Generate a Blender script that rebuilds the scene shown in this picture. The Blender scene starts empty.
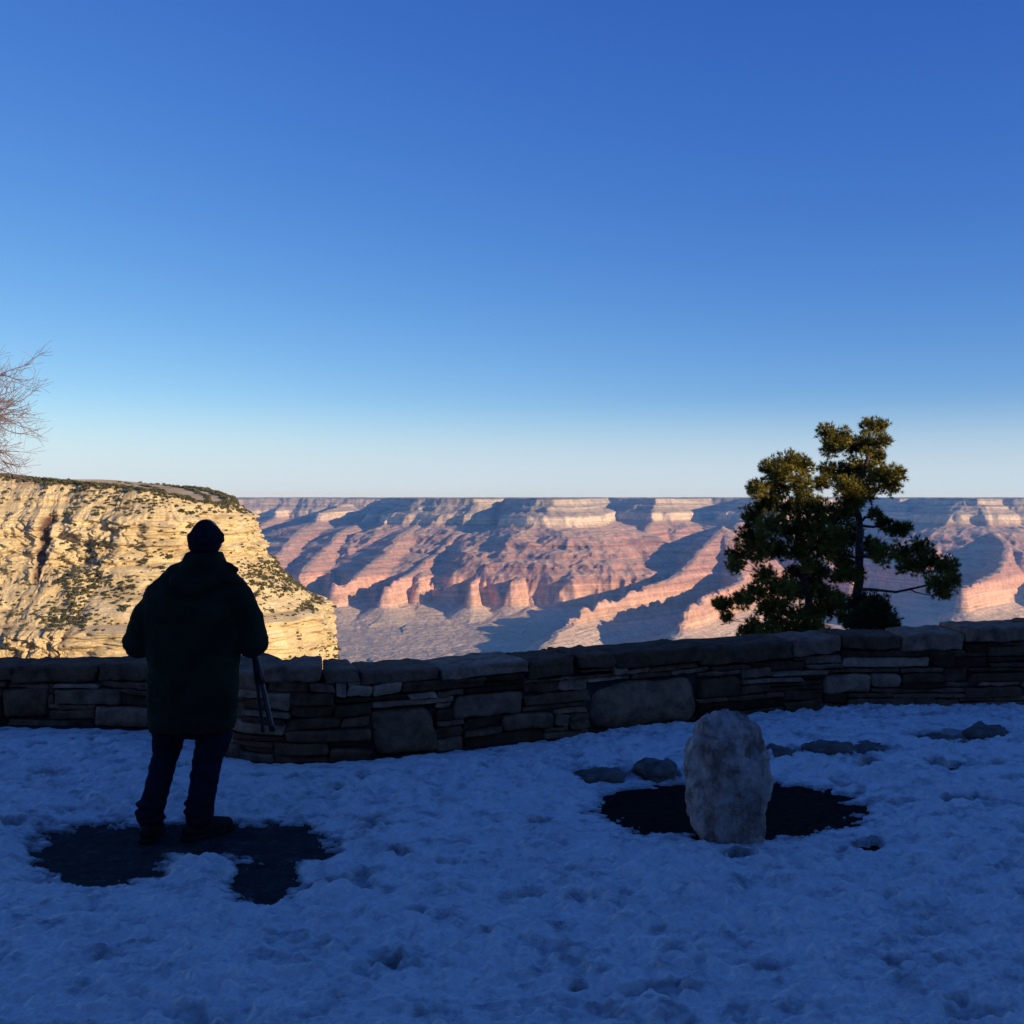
import bpy, bmesh, math, random
import numpy as np
from mathutils import Vector, Matrix, noise as mn

C = bpy.context.scene.collection
F = 1024.0; HOR = 497.0; CZ = 1.9
random.seed(7)
rng = np.random.default_rng(11)

def gp(px, py):                       # point of the flat ground seen at a pixel
    Y = CZ*F/(py-HOR); return ((px-512)/F*Y, Y)
def wp(px, py, D): return ((px-512)/F*D, D, CZ-(py-HOR)/F*D)

# ------------------------------------------------------------------ helpers
def tag(o, label=None, cat=None, group=None, kind=None):
    if label: o['label'] = label
    if cat: o['category'] = cat
    if group: o['group'] = group
    if kind: o['kind'] = kind
    return o
def link(name, me, mat=None, parent=None, smooth=True):
    o = bpy.data.objects.new(name, me); C.objects.link(o)
    if mat:
        me.materials.clear(); me.materials.append(mat)
    if smooth: me.polygons.foreach_set('use_smooth', [True]*len(me.polygons))
    if parent: o.parent = parent
    return o
def empty(name, loc=(0,0,0), rz=0):
    o = bpy.data.objects.new(name, None); C.objects.link(o)
    o.location = loc; o.rotation_euler = (0,0,rz); o.empty_display_size = .3
    return o
def mesh_np(name, V, Q):
    """V (n,3), Q (m,k) all same size"""
    me = bpy.data.meshes.new(name)
    V = np.asarray(V, np.float32); Q = np.asarray(Q, np.int32)
    me.vertices.add(len(V)); me.vertices.foreach_set('co', V.ravel())
    k = Q.shape[1]
    me.loops.add(Q.size); me.loops.foreach_set('vertex_index', Q.ravel())
    me.polygons.add(len(Q))
    me.polygons.foreach_set('loop_start', np.arange(0, Q.size, k, dtype=np.int32))
    me.polygons.foreach_set('loop_total', np.full(len(Q), k, np.int32))
    me.update(calc_edges=True); me.validate()
    return me
def grid_quads(nr, nc, flip=False):
    i = np.arange(nr-1)[:,None]*nc + np.arange(nc-1)[None,:]
    q = np.stack([i, i+1, i+nc+1, i+nc], -1).reshape(-1,4)
    return q[:, ::-1] if flip else q
def setattr_f(me, name, arr):
    a = me.attributes.new(name, 'FLOAT', 'POINT'); a.data.foreach_set('value', np.asarray(arr, np.float32).ravel())

# ---- numpy noise
_p = np.random.default_rng(3).permutation(512).astype(np.int64)
_ang = np.random.default_rng(4).uniform(0, 2*np.pi, 512)
_gx, _gy = np.cos(_ang), np.sin(_ang)
def pn(x, y, seed=0):
    xi = np.floor(x).astype(np.int64); yi = np.floor(y).astype(np.int64)
    xf = x-xi; yf = y-yi
    u = xf*xf*xf*(xf*(xf*6-15)+10); v = yf*yf*yf*(yf*(yf*6-15)+10)
    def g(ix, iy, dx, dy):
        h = _p[(_p[(ix+seed*17) & 511] + iy + seed*31) & 511]
        return _gx[h]*dx + _gy[h]*dy
    a = g(xi, yi, xf, yf); b = g(xi+1, yi, xf-1, yf)
    c = g(xi, yi+1, xf, yf-1); d = g(xi+1, yi+1, xf-1, yf-1)
    return (a+u*(b-a) + v*((c+u*(d-c))-(a+u*(b-a))))*1.5
def fbm(x, y, o=4, seed=0, gain=.5):
    s = 0; a = 1; t = 0
    for k in range(o):
        s = s + a*pn(x, y, seed+k); t += a; a *= gain; x = x*2.03+5.1; y = y*2.03+1.7
    return s/t
def ridged(x, y, o=3, seed=0):
    s = 0; a = 1; t = 0
    for k in range(o):
        s = s + a*(1-np.abs(pn(x, y, seed+k))*2); t += a; a *= .5; x = x*2.1+3.3; y = y*2.1+7.7
    return s/t
def sstep(a, b, x):
    t = np.clip((x-a)/(b-a), 0, 1); return t*t*(3-2*t)

# ------------------------------------------------------------------ materials
def new_mat(name, rough=.8, color=(.3,.3,.3), spec=.3):
    m = bpy.data.materials.new(name); m.use_nodes = True
    nt = m.node_tree; b = nt.nodes['Principled BSDF']
    b.inputs['Base Color'].default_value = (*color, 1); b.inputs['Roughness'].default_value = rough
    b.inputs['Specular IOR Level'].default_value = spec
    return m, nt, b
def N(nt, t, **kw):
    n = nt.nodes.new(t)
    for k, v in kw.items():
        if k.startswith('i_'):
            key = k[2:].replace('_', ' ')
            n.inputs[key].default_value = v
        else: setattr(n, k, v)
    return n
def ramp(nt, stops, src, interp='LINEAR'):
    r = nt.nodes.new('ShaderNodeValToRGB'); r.color_ramp.interpolation = interp
    e = r.color_ramp.elements
    while len(e) < len(stops): e.new(.5)
    for el, (p, c) in zip(e, stops):
        el.position = p; el.color = (*c, 1) if len(c) == 3 else c
    nt.links.new(src, r.inputs['Fac']); return r
def noise_mat(name, c1, c2, scale=5, rough=.85, bump=.3, bdist=.02, detail=6, bscale=None, coord='Object', spec=.25, c3=None):
    m, nt, b = new_mat(name, rough, c1, spec); L = nt.links
    tc = N(nt, 'ShaderNodeTexCoord')
    n = N(nt, 'ShaderNodeTexNoise', i_Scale=scale, i_Detail=detail); L.new(tc.outputs[coord], n.inputs['Vector'])
    st = [(.3, c1), (.7, c2)]
    if c3: st = [(.3, c1), (.5, c3), (.7, c2)]
    r = ramp(nt, st, n.outputs['Fac']); L.new(r.outputs[0], b.inputs['Base Color'])
    n2 = N(nt, 'ShaderNodeTexNoise', i_Scale=bscale or scale*3, i_Detail=8); L.new(tc.outputs[coord], n2.inputs['Vector'])
    bp = N(nt, 'ShaderNodeBump', i_Strength=bump, i_Distance=bdist); L.new(n2.outputs['Fac'], bp.inputs['Height'])
    L.new(bp.outputs[0], b.inputs['Normal'])
    return m

# canyon strata: colour follows the elevation of the rock layer
def canyon_material():
    m, nt, b = new_mat('canyon_strata', .95, spec=.05); L = nt.links
    geo = N(nt, 'ShaderNodeNewGeometry'); sep = N(nt, 'ShaderNodeSeparateXYZ'); L.new(geo.outputs['Position'], sep.inputs[0])
    nz = N(nt, 'ShaderNodeTexNoise', i_Scale=.0012, i_Detail=5); L.new(geo.outputs['Position'], nz.inputs['Vector'])
    ad = N(nt, 'ShaderNodeMath', operation='MULTIPLY_ADD'); L.new(nz.outputs['Fac'], ad.inputs[0]); ad.inputs[1].default_value = 46
    L.new(sep.outputs['Z'], ad.inputs[2])
    mr = N(nt, 'ShaderNodeMapRange'); L.new(ad.outputs[0], mr.inputs['Value'])
    mr.inputs['From Min'].default_value = -1170; mr.inputs['From Max'].default_value = 30
    def p(z): return (z+23+1170)/1200
    st = [(p(-1130), (0.233,0.194,0.167)), (p(-1040), (0.381,0.306,0.247)), (p(-1000), (0.445,0.377,0.316)), (p(-900), (0.477,0.398,0.325)),
          (p(-820), (0.520,0.398,0.316)), (p(-785), (0.636,0.407,0.286)), (p(-640), (0.593,0.346,0.257)), (p(-618), (0.445,0.255,0.202)),
          (p(-590), (0.498,0.295,0.236)), (p(-540), (0.414,0.229,0.188)), (p(-500), (0.498,0.295,0.236)), (p(-462), (0.403,0.224,0.188)), (p(-420), (0.477,0.285,0.232)), (p(-385), (0.381,0.214,0.182)),
          (p(-330), (0.456,0.270,0.222)), (p(-262), (0.414,0.255,0.217)), (p(-246), (0.487,0.367,0.276)), (p(-236), (0.636,0.509,0.374)), (p(-175), (0.658,0.540,0.404)),
          (p(-160), (0.350,0.295,0.247)), (p(-108), (0.392,0.326,0.266)), (p(-98), (0.551,0.459,0.355)), (p(-80), (0.361,0.306,0.247)), (p(-60), (0.530,0.438,0.346)), (p(-20), (0.445,0.377,0.296)), (p(-9), (0.096,0.113,0.074))]
    r = ramp(nt, st, mr.outputs[0])
    # thin beds
    sc = N(nt, 'ShaderNodeVectorMath', operation='MULTIPLY'); sc.inputs[1].default_value = (.0006,.0006,.045)
    L.new(geo.outputs['Position'], sc.inputs[0])
    n1 = N(nt, 'ShaderNodeTexNoise', i_Scale=1.0, i_Detail=5, i_Roughness=.7); L.new(sc.outputs[0], n1.inputs['Vector'])
    n3 = N(nt, 'ShaderNodeTexNoise', i_Scale=.012, i_Detail=7, i_Roughness=.65); L.new(geo.outputs['Position'], n3.inputs['Vector'])
    r1 = ramp(nt, [(.3,(.58,.54,.52)),(.7,(1.34,1.32,1.3))], n1.outputs['Fac'])
    r3 = ramp(nt, [(.3,(.72,.74,.74)),(.7,(1.18,1.16,1.15))], n3.outputs['Fac'])
    m1 = N(nt, 'ShaderNodeMix', data_type='RGBA', blend_type='MULTIPLY'); m1.inputs[0].default_value = 1
    L.new(r.outputs[0], m1.inputs[6]); L.new(r1.outputs[0], m1.inputs[7])
    m2 = N(nt, 'ShaderNodeMix', data_type='RGBA', blend_type='MULTIPLY'); m2.inputs[0].default_value = 1
    L.new(m1.outputs[2], m2.inputs[6]); L.new(r3.outputs[0], m2.inputs[7])
    # scree and scrub lie on the gentle ground
    sn = N(nt, 'ShaderNodeSeparateXYZ'); L.new(geo.outputs['True Normal'], sn.inputs[0])
    fl = N(nt, 'ShaderNodeMapRange'); L.new(sn.outputs['Z'], fl.inputs['Value']); fl.inputs['From Min'].default_value=.80; fl.inputs['From Max'].default_value=.95
    fl.inputs['To Max'].default_value = .55
    m3 = N(nt, 'ShaderNodeMix', data_type='RGBA'); L.new(fl.outputs[0], m3.inputs[0]); L.new(m2.outputs[2], m3.inputs[6]); m3.inputs[7].default_value = (.52,.42,.285,1)
    L.new(m3.outputs[2], b.inputs['Base Color'])
    n5 = N(nt, 'ShaderNodeTexNoise', i_Scale=.035, i_Detail=6, i_Roughness=.7); L.new(geo.outputs['Position'], n5.inputs['Vector'])
    r5 = ramp(nt, [(.32,(.74,.74,.76)),(.66,(1.18,1.17,1.16))], n5.outputs['Fac'])
    m5 = N(nt, 'ShaderNodeMix', data_type='RGBA', blend_type='MULTIPLY'); m5.inputs[0].default_value = 1
    L.new(m3.outputs[2], m5.inputs[6]); L.new(r5.outputs[0], m5.inputs[7]); L.new(m5.outputs[2], b.inputs['Base Color'])
    bp = N(nt, 'ShaderNodeBump', i_Strength=.8, i_Distance=26); L.new(n3.outputs['Fac'], bp.inputs['Height'])
    bp2 = N(nt, 'ShaderNodeBump', i_Strength=.8, i_Distance=24); L.new(n1.outputs['Fac'], bp2.inputs['Height']); L.new(bp.outputs[0], bp2.inputs['Normal'])
    L.new(bp2.outputs[0], b.inputs['Normal'])
    return m

def cliff_material():
    m, nt, b = new_mat('limestone_cliff', .95, spec=.05); L = nt.links
    geo = N(nt, 'ShaderNodeNewGeometry')
    sc = N(nt, 'ShaderNodeVectorMath', operation='MULTIPLY'); sc.inputs[1].default_value = (.006,.006,.35)
    L.new(geo.outputs['Position'], sc.inputs[0])
    n1 = N(nt, 'ShaderNodeTexNoise', i_Scale=1, i_Detail=6, i_Roughness=.65); L.new(sc.outputs[0], n1.inputs['Vector'])
    n2 = N(nt, 'ShaderNodeTexNoise', i_Scale=.03, i_Detail=8, i_Roughness=.6); L.new(geo.outputs['Position'], n2.inputs['Vector'])
    n4 = N(nt, 'ShaderNodeTexNoise', i_Scale=.5, i_Detail=5); L.new(geo.outputs['Position'], n4.inputs['Vector'])
    r1 = ramp(nt, [(.27,(.33,.225,.115)),(.40,(.54,.41,.215)),(.6,(.65,.515,.295)),(.8,(.48,.36,.19))], n1.outputs['Fac'])
    r2 = ramp(nt, [(.3,(.78,.74,.68)),(.65,(1.12,1.12,1.1))], n2.outputs['Fac'])
    r4 = ramp(nt, [(.3,(.8,.8,.8)),(.65,(1.1,1.1,1.1))], n4.outputs['Fac'])
    a = N(nt, 'ShaderNodeMix', data_type='RGBA', blend_type='MULTIPLY'); a.inputs[0].default_value = 1
    L.new(r1.outputs[0], a.inputs[6]); L.new(r2.outputs[0], a.inputs[7])
    c = N(nt, 'ShaderNodeMix', data_type='RGBA', blend_type='MULTIPLY'); c.inputs[0].default_value = 1
    L.new(a.outputs[2], c.inputs[6]); L.new(r4.outputs[0], c.inputs[7])
    at = N(nt, 'ShaderNodeAttribute', attribute_name='stain_shade')
    s = N(nt, 'ShaderNodeMix', data_type='RGBA'); L.new(at.outputs['Fac'], s.inputs[0]); L.new(c.outputs[2], s.inputs[6]); s.inputs[7].default_value = (.13,.065,.04,1)  # dark red stain plus the cleft's shade, both painted into the colour
    L.new(s.outputs[2], b.inputs['Base Color'])
    bp = N(nt, 'ShaderNodeBump', i_Strength=.8, i_Distance=2.0); L.new(n1.outputs['Fac'], bp.inputs['Height'])
    bp2 = N(nt, 'ShaderNodeBump', i_Strength=.6, i_Distance=1.0); L.new(n4.outputs['Fac'], bp2.inputs['Height']); L.new(bp.outputs[0], bp2.inputs['Normal'])
    L.new(bp2.outputs[0], b.inputs['Normal'])
    return m

def snow_material():
    m, nt, b = new_mat('old_snow', .55, (.72,.74,.78), .3); L = nt.links
    tc = N(nt, 'ShaderNodeTexCoord')
    n = N(nt, 'ShaderNodeTexNoise', i_Scale=7.0, i_Detail=9, i_Roughness=.72); L.new(tc.outputs['Object'], n.inputs['Vector'])
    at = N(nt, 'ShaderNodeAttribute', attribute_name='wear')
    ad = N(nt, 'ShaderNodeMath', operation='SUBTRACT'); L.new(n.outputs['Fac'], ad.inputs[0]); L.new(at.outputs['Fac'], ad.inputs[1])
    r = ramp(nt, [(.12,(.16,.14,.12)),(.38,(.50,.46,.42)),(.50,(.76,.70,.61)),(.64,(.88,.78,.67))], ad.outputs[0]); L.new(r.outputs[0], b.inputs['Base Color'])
    n2 = N(nt, 'ShaderNodeTexNoise', i_Scale=28, i_Detail=8, i_Roughness=.6); L.new(tc.outputs['Object'], n2.inputs['Vector'])
    bp = N(nt, 'ShaderNodeBump', i_Strength=.8, i_Distance=.03); L.new(n2.outputs['Fac'], bp.inputs['Height']); L.new(bp.outputs[0], b.inputs['Normal'])
    return m

def wall_stone_material():
    m, nt, b = new_mat('wall_stone', .95, spec=.08); L = nt.links
    tc = N(nt, 'ShaderNodeTexCoord')
    at = N(nt, 'ShaderNodeAttribute', attribute_name='tone')
    r = ramp(nt, [(0,(.06,.030,.016)),(.35,(.17,.086,.048)),(.6,(.33,.18,.11)),(1,(.50,.30,.19))], at.outputs['Fac'])
    n = N(nt, 'ShaderNodeTexNoise', i_Scale=9, i_Detail=8, i_Roughness=.65); L.new(tc.outputs['Object'], n.inputs['Vector'])
    r2 = ramp(nt, [(.3,(.45,.45,.46)),(.7,(1.5,1.45,1.4))], n.outputs['Fac'])
    a = N(nt, 'ShaderNodeMix', data_type='RGBA', blend_type='MULTIPLY'); a.inputs[0].default_value = 1
    L.new(r.outputs[0], a.inputs[6]); L.new(r2.outputs[0], a.inputs[7]); L.new(a.outputs[2], b.inputs['Base Color'])
    n2 = N(nt, 'ShaderNodeTexNoise', i_Scale=22, i_Detail=8, i_Roughness=.7); L.new(tc.outputs['Object'], n2.inputs['Vector'])
    bp = N(nt, 'ShaderNodeBump', i_Strength=.7, i_Distance=.02); L.new(n2.outputs['Fac'], bp.inputs['Height']); L.new(bp.outputs[0], b.inputs['Normal'])
    return m

M = {}
M['canyon'] = canyon_material(); M['cliff'] = cliff_material(); M['snow'] = snow_material(); M['stone'] = wall_stone_material()
M['mortar'] = noise_mat('mortar', (.02,.018,.016), (.045,.04,.035), 12)
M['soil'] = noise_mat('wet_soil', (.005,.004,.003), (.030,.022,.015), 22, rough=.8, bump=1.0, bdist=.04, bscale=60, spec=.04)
_m = M['soil']; _nt = _m.node_tree; _b = _nt.nodes['Principled BSDF']; _src = _b.inputs['Base Color'].links[0].from_socket
_tc = N(_nt, 'ShaderNodeTexCoord'); _sp = N(_nt, 'ShaderNodeSeparateXYZ'); _nt.links.new(_tc.outputs['Object'], _sp.inputs[0])
_mr = N(_nt, 'ShaderNodeMapRange'); _nt.links.new(_sp.outputs['X'], _mr.inputs['Value']); _mr.inputs['From Min'].default_value = -.05; _mr.inputs['From Max'].default_value = .05
_n = N(_nt, 'ShaderNodeTexNoise', i_Scale=9.0, i_Detail=8, i_Roughness=.75); _nt.links.new(_tc.outputs['Object'], _n.inputs['Vector'])
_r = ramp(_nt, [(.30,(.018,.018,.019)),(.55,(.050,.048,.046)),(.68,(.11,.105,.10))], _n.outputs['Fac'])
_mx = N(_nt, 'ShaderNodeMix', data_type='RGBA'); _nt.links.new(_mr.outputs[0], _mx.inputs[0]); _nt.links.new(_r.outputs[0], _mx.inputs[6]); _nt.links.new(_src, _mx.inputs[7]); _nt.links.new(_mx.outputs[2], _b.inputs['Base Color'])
M['rock'] = noise_mat('pale_boulder', (.27,.195,.15), (.66,.49,.39), 9, bump=1.0, bdist=.05, bscale=16, detail=10, c3=(.46,.355,.30))
_m = M['rock']; _nt = _m.node_tree; _b = _nt.nodes['Principled BSDF']; _src = _b.inputs['Base Color'].links[0].from_socket
_tc = N(_nt, 'ShaderNodeTexCoord'); _sc = N(_nt, 'ShaderNodeVectorMath', operation='MULTIPLY'); _sc.inputs[1].default_value = (6,6,4); _nt.links.new(_tc.outputs['Object'], _sc.inputs[0])
_n = N(_nt, 'ShaderNodeTexNoise', i_Scale=1.0, i_Detail=9, i_Roughness=.7); _nt.links.new(_sc.outputs[0], _n.inputs['Vector'])
_r = ramp(_nt, [(.36,(1.1,1.1,1.1)),(.48,(.9,.82,.78)),(.56,(.38,.31,.28)),(.66,(.95,.80,.72))], _n.outputs['Fac'])
_mx = N(_nt, 'ShaderNodeMix', data_type='RGBA', blend_type='MULTIPLY'); _mx.inputs[0].default_value = .85; _nt.links.new(_src, _mx.inputs[6]); _nt.links.new(_r.outputs[0], _mx.inputs[7]); _nt.links.new(_mx.outputs[2], _b.inputs['Base Color'])
M['flat'] = noise_mat('grey_field_stone', (.06,.048,.038), (.20,.16,.125), 8, bump=.6, bdist=.02)
M['slope'] = noise_mat('rim_slope', (.20,.15,.10), (.34,.27,.19), .3, bump=.7, bdist=.3)
M['scrub'] = noise_mat('scrub_foliage', (.06,.06,.022), (.17,.145,.06), .6, bump=0, spec=.04)
M['needle'] = noise_mat('pine_needle', (.035,.034,.008), (.30,.25,.045), 3, rough=.6, bump=0, spec=.04)
M['needle2'] = noise_mat('juniper_foliage', (.03,.04,.018), (.07,.08,.03), 3, rough=.7, bump=0, spec=.04)
M['bark'] = noise_mat('pine_bark', (.05,.035,.028), (.14,.10,.08), 14, bump=.9, bdist=.02, spec=.04)
M['twig'] = noise_mat('twig_bark', (.22,.13,.12), (.34,.22,.21), 5, bump=.2)
M['parka'] = noise_mat('parka_cloth', (.011,.015,.009), (.024,.030,.018), 6, rough=.75, bump=.4, bdist=.006, bscale=30, spec=.04)
M['beanie'] = noise_mat('knit_wool', (.008,.009,.012), (.018,.02,.026), 60, rough=.95, bump=.8, bdist=.004, bscale=160, spec=.04)
M['denim'] = noise_mat('dark_denim', (.008,.010,.018), (.016,.019,.030), 20, rough=.9, bump=.4, bdist=.003, bscale=120, spec=.04)
M['skin'] = noise_mat('skin', (.42,.25,.18), (.52,.33,.25), 20, rough=.55, bump=.1, bdist=.001)
M['shoe'] = noise_mat('boot_leather', (.010,.010,.010), (.028,.026,.024), 20, rough=.6, spec=.04)
M['blackmetal'] = noise_mat('black_metal', (.012,.012,.013), (.022,.022,.024), 20, rough=.6, bump=.05, spec=.15)
M['greymetal'] = noise_mat('grey_metal', (.05,.045,.043), (.09,.08,.075), 30, rough=.35, bump=.05, spec=.6)
M['lodge_wall'] = noise_mat('dark_log_siding', (.06,.04,.03), (.11,.075,.05), 2, bump=.5)
M['lodge_stone'] = noise_mat('lodge_stone', (.12,.10,.08), (.25,.21,.17), 1.5, bump=.8, bdist=.1)
M['shingle'] = noise_mat('roof_shingle', (.05,.04,.035), (.09,.07,.06), 3, bump=.5)
m_, nt_, b_ = new_mat('window_glass', .08, (.03,.035,.04), .5); M['glass'] = m_
M['frame'] = noise_mat('painted_frame', (.30,.28,.22), (.36,.33,.27), 6, bump=.05)

# ------------------------------------------------------------------ far canyon
TS = np.array([300, 0, -22, -50, -58, -112, -134, -240, -330, -336, -400, -408, -470, -476, -520, -548, -582, -780, -1010, -1030, -1250], float)[::-1]
TH = np.array([12, 0, -60, -78, -105, -150, -240, -300, -372, -392, -438, -462, -508, -526, -570, -606, -790, -900, -965, -1015, -1100], float)[::-1]
def terr(s): return np.interp(s, TS, TH)
def inv(h): return float(np.interp(h, TH, TS))

def dist_poly(X, Y, pts):
    """signed distance to a polygon (positive inside)"""
    d = np.full(X.shape, 1e12); ins = np.zeros(X.shape, bool)
    n = len(pts)
    for i in range(n):
        x0, y0 = pts[i]; x1, y1 = pts[(i+1) % n]
        dx, dy = x1-x0, y1-y0; L2 = dx*dx+dy*dy+1e-9
        t = np.clip(((X-x0)*dx+(Y-y0)*dy)/L2, 0, 1)
        d = np.minimum(d, (X-x0-t*dx)**2+(Y-y0-t*dy)**2)
        c = ((y0 > Y) != (y1 > Y)) & (X < dx*(Y-y0)/(dy if dy else 1e-9)+x0)
        ins ^= c
    d = np.sqrt(d); return np.where(ins, d, -d)

RIM = [(-500,15.4),(150,13.2),(225,13.3),(262,13.3),(300,13.2),(345,12.9),(378,12.7),(396,12.3),(404,10.6),(415,9.95),(440,9.7),(470,9.55),
       (480,9.8),(492,10.7),(503,10.9),(514,10.2),(524,9.2),(540,8.95),(560,8.9),(574,9.2),(582,10.4),(596,11.8),(612,12.2),(632,12.0),(640,11.3),
       (655,11.1),(668,11.3),(684,12.0),(705,12.2),(735,12.0),(745,11.2),(768,11.0),(785,11.7),(830,12.6),(880,12.4),(900,11.6),(915,11.6),(930,11.3),(938,10.2),
       (960,9.7),(985,9.6),(1000,9.9),(1024,9.8),(1045,10.6),(1080,10.2),(1200,10.0),(1500,10.2)]
# spur crests: (px, D km, elevation m) and side slope
SP = [
 ([(300,12.6,-230),(318,10.4,-380),(322,9.2,-540),(330,8.4,-690)], .20),
 ([(385,10.6,-230),(380,9.6,-370),(372,8.7,-530),(368,8.0,-690)], .21),
 ([(440,9.5,-230),(430,9.0,-370),(420,8.3,-560),(415,7.8,-690)], .24),
 ([(575,8.8,-200),(565,8.3,-430),(550,7.8,-620)], .26),
 ([(500,8.9,-300),(490,8.3,-500),(484,7.8,-630)], .34),
 ([(395,11.0,-60),(366,10.3,-190),(345,9.7,-300),(318,8.9,-490),(300,8.3,-640)], .36),
 ([(345,12.8,-60),(319,10.6,-165),(300,9.8,-330),(276,9.0,-510),(262,8.4,-640)], .34),
 ([(285,13.4,-60),(262,11.6,-300),(240,10.4,-480)], .5),
 ([(425,9.8,-100),(402,9.2,-300),(376,8.5,-480),(352,7.9,-615),(338,7.6,-640)], .40),
 ([(474,9.5,-40),(462,9.15,-270),(440,8.7,-420),(412,8.2,-560),(396,7.8,-620),(386,7.5,-640)], .48),
 ([(527,9.0,-30),(517,8.8,-270),(500,8.5,-420),(482,8.2,-540),(476,7.9,-610),(472,7.5,-628)], .70),
 ([(552,8.8,-60),(545,8.4,-400),(528,8.0,-560),(515,7.6,-622)], .60),
 ([(545,8.6,-400),(540,7.9,-640),(533,7.5,-800),(520,7.1,-900)], .55),
 ([(655,11.0,-80),(648,10.2,-300),(641,9.6,-420),(633,9.2,-560)], .7),
 ([(742,11.0,-150),(735,9.6,-300),(720,8.5,-215)], .8),
 ([(720,8.5,-215),(712,8.3,-320),(700,8.05,-415),(686,7.8,-510),(668,7.45,-570),(643,7.15,-610),(620,6.95,-660),(606,6.85,-680),(590,6.7,-715),(572,6.5,-735),(556,6.2,-800),(542,5.95,-850),(530,5.7,-900)], 1.05),
 ([(720,8.5,-215),(728,8.2,-390),(738,7.8,-520),(736,7.4,-580),(722,7.0,-610),(706,6.7,-622),(694,6.4,-650),(684,6.2,-760),(668,6.0,-870),(650,5.7,-900)], .95),
 ([(770,10.9,-60),(790,9.8,-330),(812,9.1,-480),(835,8.6,-600),(850,8.3,-640)], .66),
 ([(830,12.4,-100),(850,10.8,-330),(868,9.8,-480),(880,9.1,-620)], .66),
 ([(905,11.4,-60),(908,10.4,-300),(912,9.7,-460),(905,9.1,-600)], .7),
 ([(950,9.8,-40),(942,9.4,-290),(934,9.0,-430),(925,8.6,-560)], .75),
 ([(985,9.6,-40),(993,9.2,-280),(1003,8.7,-360),(1006,8.2,-480),(996,7.9,-560),(980,7.5,-615),(966,7.2,-640)], .85),
 ([(1003,8.7,-360),(1025,8.3,-470),(1060,8.0,-600),(1090,7.6,-630)], .75),
 ([(1040,7.1,-890),(1000,7.25,-880),(975,7.45,-880)], .5),
 ([(1120,9.9,-40),(1130,9.0,-330),(1140,8.4,-560),(1130,7.7,-630)], .7),
]
def build_canyon():
    t = np.linspace(-.66, .78, 1500)
    D = np.concatenate([np.linspace(3000, 5600, 40)[:-1], np.linspace(5600, 12800, 900)[:-1], np.linspace(12800, 17500, 90)])
    T, Y = np.meshgrid(t, D); X = T*Y
    # warp the plan so the edges are scalloped
    wx = X + 170*fbm(X/1300, Y/1300, 3, 1) + 45*fbm(X/300, Y/300, 3, 9)
    wy = Y + 170*fbm(X/1300+9, Y/1300+4, 3, 2) + 45*fbm(X/300+4, Y/300, 3, 12)
    P = [((p-512)/F*d*1000, d*1000) for p, d in RIM] + [(12000, 26000), (-12000, 26000)]
    sd = dist_poly(wx, wy, P)
    gul = ridged(X/420, Y/420, 3, 20)
    s = np.where(sd > 0, np.minimum(sd*.05, 12)+3, sd*.42)
    s = s - np.clip(-sd/350, 0, 1)*55*(1-gul)
    for pts, sl in SP:
        q = [((p-512)/F*d*1000, d*1000, inv(h)) for p, d, h in pts]
        acc = 0
        for (x0,y0,z0),(x1,y1,z1) in zip(q, q[1:]):
            dx, dy = x1-x0, y1-y0; L2 = dx*dx+dy*dy; L = math.sqrt(L2)
            R_ = 2100
            rows = np.nonzero((D > min(y0,y1)-R_) & (D < max(y0,y1)+R_))[0]; Dm = D[rows]
            tl = (min(x0,x1)-R_)/Dm; th = (max(x0,x1)+R_)/Dm
            cols = np.nonzero((t > tl.min()) & (t < th.max()))[0]
            sl_ = (slice(rows[0], rows[-1]+1), slice(cols[0], cols[-1]+1))
            # less warp near crests so the silhouettes stay put
            mx = X[sl_] + (wx-X)[sl_]*.45; my = Y[sl_] + (wy-Y)[sl_]*.45
            tt = np.clip(((mx-x0)*dx+(my-y0)*dy)/L2, 0, 1)
            d = np.sqrt((mx-x0-tt*dx)**2+(my-y0-tt*dy)**2)
            side = np.sign((mx-x0)*dy-(my-y0)*dx)
            along = acc+tt*L
            g = 1-np.abs(pn(along/170+side*31.7+z0, d/2500+3, 5))*2
            g2 = 1-np.abs(pn(along/60+side*17.3+z0, d/900+3, 6))*2
            g3 = 1-np.abs(pn(along/24+side*7.3+z0, d/400+3, 7))*2
            c = z0+tt*(z1-z0) - sl*np.maximum(d-25, 0) - np.clip(d/260, 0, 1)*(24*(1-g)+15*(1-g2)+11*(1-g3))
            s[sl_] = np.maximum(s[sl_], c); acc += L
    s = s + (7*fbm(X/160, Y/160, 3, 40) + 8*(ridged(X/150, Y/150, 4, 43)-.5))*(sd < 0)
    # the floor: gently tilted platform cut by washes
    fl = -900 - (7600-Y)*.045 + 55*fbm(X/1500, Y/1500, 3, 50)
    # amphitheatres sunk between the long spurs
    for bx_, bd_, dp_ in ((600,7300,150),(520,6900,60),(690,7000,110),(915,7900,90)):
        fl = fl - dp_*np.exp(-(((X-(bx_-512)/F*bd_)/420)**2+((Y-bd_)/750)**2))
    w = ridged(X/800+.3*fbm(X/300,Y/300,2,3), Y/1500, 3, 61)
    fl = fl - 150*sstep(.78, .98, w) + 55*(ridged(X/420, Y/620, 4, 70)-.5)*sstep(-400, 1200, 8600-Y)
    k = 40.0
    s = np.maximum(s, fl) + k*np.log1p(np.exp(-np.abs(s-fl)/k))
    Z = terr(s)
    # ledges stay crisp, talus gets rills
    Z = Z + 5*fbm(X/60, Y/60, 3, 80)*(sd < 0)
    Z = np.where(sd > 0, -14 + 13*fbm(X/500, Y/500, 4, 33, .7) + np.minimum(sd*.004, 6), Z-16)
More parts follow.
